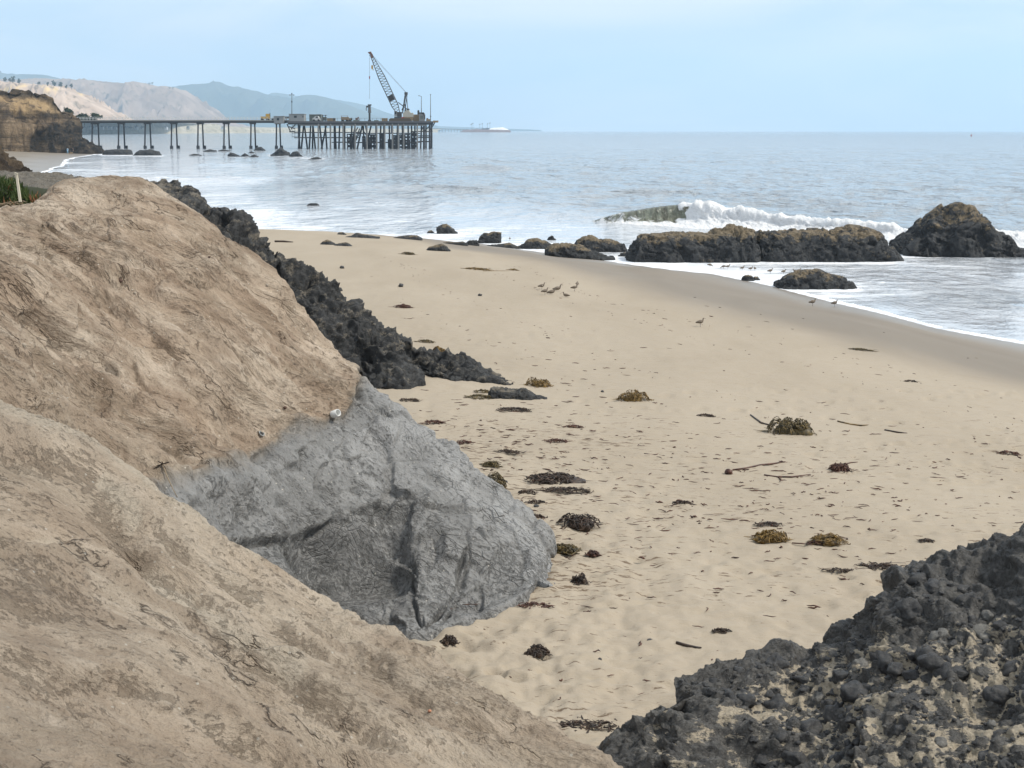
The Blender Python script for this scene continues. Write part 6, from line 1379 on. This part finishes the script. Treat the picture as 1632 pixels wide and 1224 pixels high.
# ------------------------------------------------------------------ ice plant, stake, pipe and bits in the bluff
M_ICE = mat_leaf('ice_plant_leaves', (.035, .055, .02), (.10, .13, .045)); M_ICER = plain('ice_plant_red', (.20, .09, .04), .7); M_DRY = plain('dry_stems', (.26, .20, .13), .9)
def ice_plant():
    c = unp(20, 330, 18.2); root = empty('ice_plant', tuple(c)); tag(root, 'thick green ice plant with fleshy upright leaves at the top of the bluff', 'plant'); bpy.context.view_layer.update()
    mb = MB(); mr = MB(); rr = random.Random(3)
    for k in range(3400):
        x = rr.uniform(-2.6, .0) ; m_ = x; y = rr.uniform(0, 1.4)
        pxl = rr.uniform(-230, 74); env = 1.0 if pxl < 20 else max(.12, 1 - (pxl - 20) / 60.0)
        Y = 18.0 + y; topy = 281 + (1 - env) * 45 + rr.uniform(0, 6); q = unp(pxl, 334, Y); zt_ = unp(pxl, topy, Y)[2]; zg = q[2] - .02
        z = zg + (zt_ - zg) * rr.random() ** .5 - .06
        l_ = rr.uniform(.05, .10); dx, dy = rr.gauss(0, .35), rr.gauss(0, .35); p0 = Vector((q[0], Y, z)); p1 = p0 + Vector((dx * l_, dy * l_, l_ * .7)); p2 = p0 + Vector((dx * l_ * 1.2, dy * l_ * 1.2, l_ * 1.15))
        (mr if (pxl > 48 and rr.random() < .5) or rr.random() < .06 else mb).tube([p0, p1, p2], [.009, .008, .002], 3)
    child(mb, 'leaves', M_ICE, root, kind='stuff'); child(mr, 'red_leaves', M_ICER, root, kind='stuff')
    mb = MB()
    for k in range(150):
        pxl = rr.uniform(-80, 66); Y = 17.9; p = unp(pxl, rr.uniform(322, 338), Y); pts = [Vector(p)]; hd = rr.uniform(0, 6.28)
        for i in range(4): pts.append(pts[-1] + Vector((math.cos(hd) * .05, -abs(rr.gauss(0, .02)), math.sin(hd) * .02 - .01))); hd += rr.gauss(0, .6)
        mb.tube(pts, [.006, .005, .005, .004, .002], 4)
    child(mb, 'dry_stems', M_DRY, root, kind='stuff')
    v, f = ICO3; q = v * np.array([1.6, .45, .22]) * (1 + .25 * fbm(v[:, 0] * 3, v[:, 1] * 3, v[:, 2] * 3, 3))[:, None] + unp(-60, 318, 18.9)
    mb = MB(); mb.add(q, f); child(mb, 'mat', plain('ice_plant_shade', (.03, .035, .018), .9), root, True)
ice_plant()
st = empty('stake', tuple(unp(31, 322, 17.7))); tag(st, 'short pale wooden stake standing in the ice plant', 'stake'); bpy.context.view_layer.update()
mb = MB(); mb.beam(unp(32.5, 322, 17.7), unp(26.5, 278, 17.8), .028, .024); child(mb, 'post', M_WOOD, st)
mb = MB(); mb.beam(unp(23.2, 276.2, 17.76), unp(28.2, 278.2, 17.76), .026, .024); child(mb, 'cap', M_WOOD, st)

def stuck(name, label, cat, k, x, y, parts, out=0.0):
    """a small thing stuck in the rock face; parts(origin, normal) gives (name, MB, material)"""
    p, n = on_surf(k, x, y); root = empty(name, tuple(p)); tag(root, label, cat); bpy.context.view_layer.update()
    for pn, mb_, mt in parts(Vector(p) + Vector(n) * out, Vector(n)): child(mb_, pn, mt, root, True)
def pipe_parts(p, n):
    d = Vector((.75, -.55, .35)).normalized(); a = d.cross(Vector((0, 0, 1))).normalized(); b = a.cross(d); R0, R1, L = .042, .035, .09; q0 = p - d * .03; mb = MB(); vs = []
    for (c, r) in ((q0, R0), (q0 + d * L, R0), (q0 + d * L, R1), (q0, R1)):
        for i in range(20): t = 2 * math.pi * i / 20; vs.append(c + a * r * math.cos(t) + b * r * math.sin(t))
    mb.add(vs, [(j * 20 + i, j * 20 + (i + 1) % 20, (j + 1) * 20 + (i + 1) % 20, (j + 1) * 20 + i) for j in range(3) for i in range(20)])
    m2 = MB(); m2.add([q0 + a * R1 * math.cos(2 * math.pi * i / 16) + b * R1 * math.sin(2 * math.pi * i / 16) for i in range(16)], [tuple(range(16))])
    return [('rim', mb, M_WHITE), ('plug', m2, M_CREAM)]
stuck('pipe_end', 'broken white plastic pipe end sticking out where tan rock meets grey rock', 'pipe', 'bluff', 530, 663, pipe_parts, .03)
def hole_parts(p, n):
    mb = MB(); pts = []; a = n.cross(Vector((0, 0, 1))).normalized(); b = a.cross(n)
    for i in range(15): t = 2 * math.pi * i / 14; pts.append(p + a * .04 * math.cos(t) + b * .03 * math.sin(t))
    mb.tube(pts, [.007] * 15, 6); m2 = MB(); m2.add([p + a * .036 * math.cos(i * .39) + b * .027 * math.sin(i * .39) + n * .002 for i in range(16)], [tuple(range(16))]); return [('rim', mb, M_CABIN), ('mouth', m2, M_TYRE)]
stuck('drain_pipe', 'small dark pipe mouth set in the rock below left of the white pipe', 'pipe', 'bluff', 415, 693, hole_parts, .012)
def peb(r, mt):
    def f(p, n):
        v, fc = ICO2; mb = MB(); mb.add(v * np.array([r, r * .8, r * .9]) * (1 + .2 * gn(v[:, 0] * 2, v[:, 1] * 2, v[:, 2] * 2))[:, None] + np.array(p), fc); return [('stone', mb, mt)]
    return f
M_PEB = plain('pale_pebble', (.34, .29, .23), .9); M_SHELL = plain('white_shell', (.62, .60, .55), .7); M_ORG = plain('orange_bit', (.45, .22, .13), .7); M_BRN = plain('brown_pebble', (.10, .06, .045), .8)
for x, y, r, mt, lb in ((442, 656, .034, M_PEB, 'rounded tan pebble set in the bluff above the dark pipe mouth'), (454, 649, .020, M_BRN, 'little brown stone touching the rounded tan pebble'), (215, 469, .018, M_PEB, 'pale shell-like stone in the upper part of the tan bluff'),
                        (426, 455, .022, M_PEB, 'small tan pebble high on the bluff near its outer edge'), (335, 410, .014, M_BRN, 'tiny red-brown stone high on the tan bluff'), (191, 447, .028, M_BRN, 'brown angular stone at the lip of a crack in the tan bluff'), (40, 548, .022, M_PEB, 'pale streaky stone near the left edge of the tan bluff')):
    stuck('pebble', lb, 'stone', 'bluff', x, y, peb(r, mt), .003)
stuck('pebble', 'small orange fragment lying on the near rib of the bluff', 'fragment', 'rib', 684, 1136, peb(.010, M_ORG), .008)
def stem_parts(p, n):
    q, _ = on_surf('bluff', 283, 792); s = Vector(p); e = Vector(q); mb = MB(); mb.tube([s, s * .6 + e * .4 + Vector((0, -.03, 0)), s * .25 + e * .75 + Vector((0, -.02, 0)), e], [.005, .005, .004, .003], 5); m2 = MB()
    for k in range(9):
        dv = Vector((rnd.gauss(0, .03), -.02, rnd.gauss(0, .02))); m2.tube([s, s + dv, s + dv * 1.7], [.004, .005, .002], 4)
    return [('stem', mb, M_DRY), ('tuft', m2, M_KD)]
stuck('dead_plant', 'thin dead stem with a dark tuft hanging on the bluff above the grey rock', 'plant', 'bluff', 258, 742, stem_parts, .02)
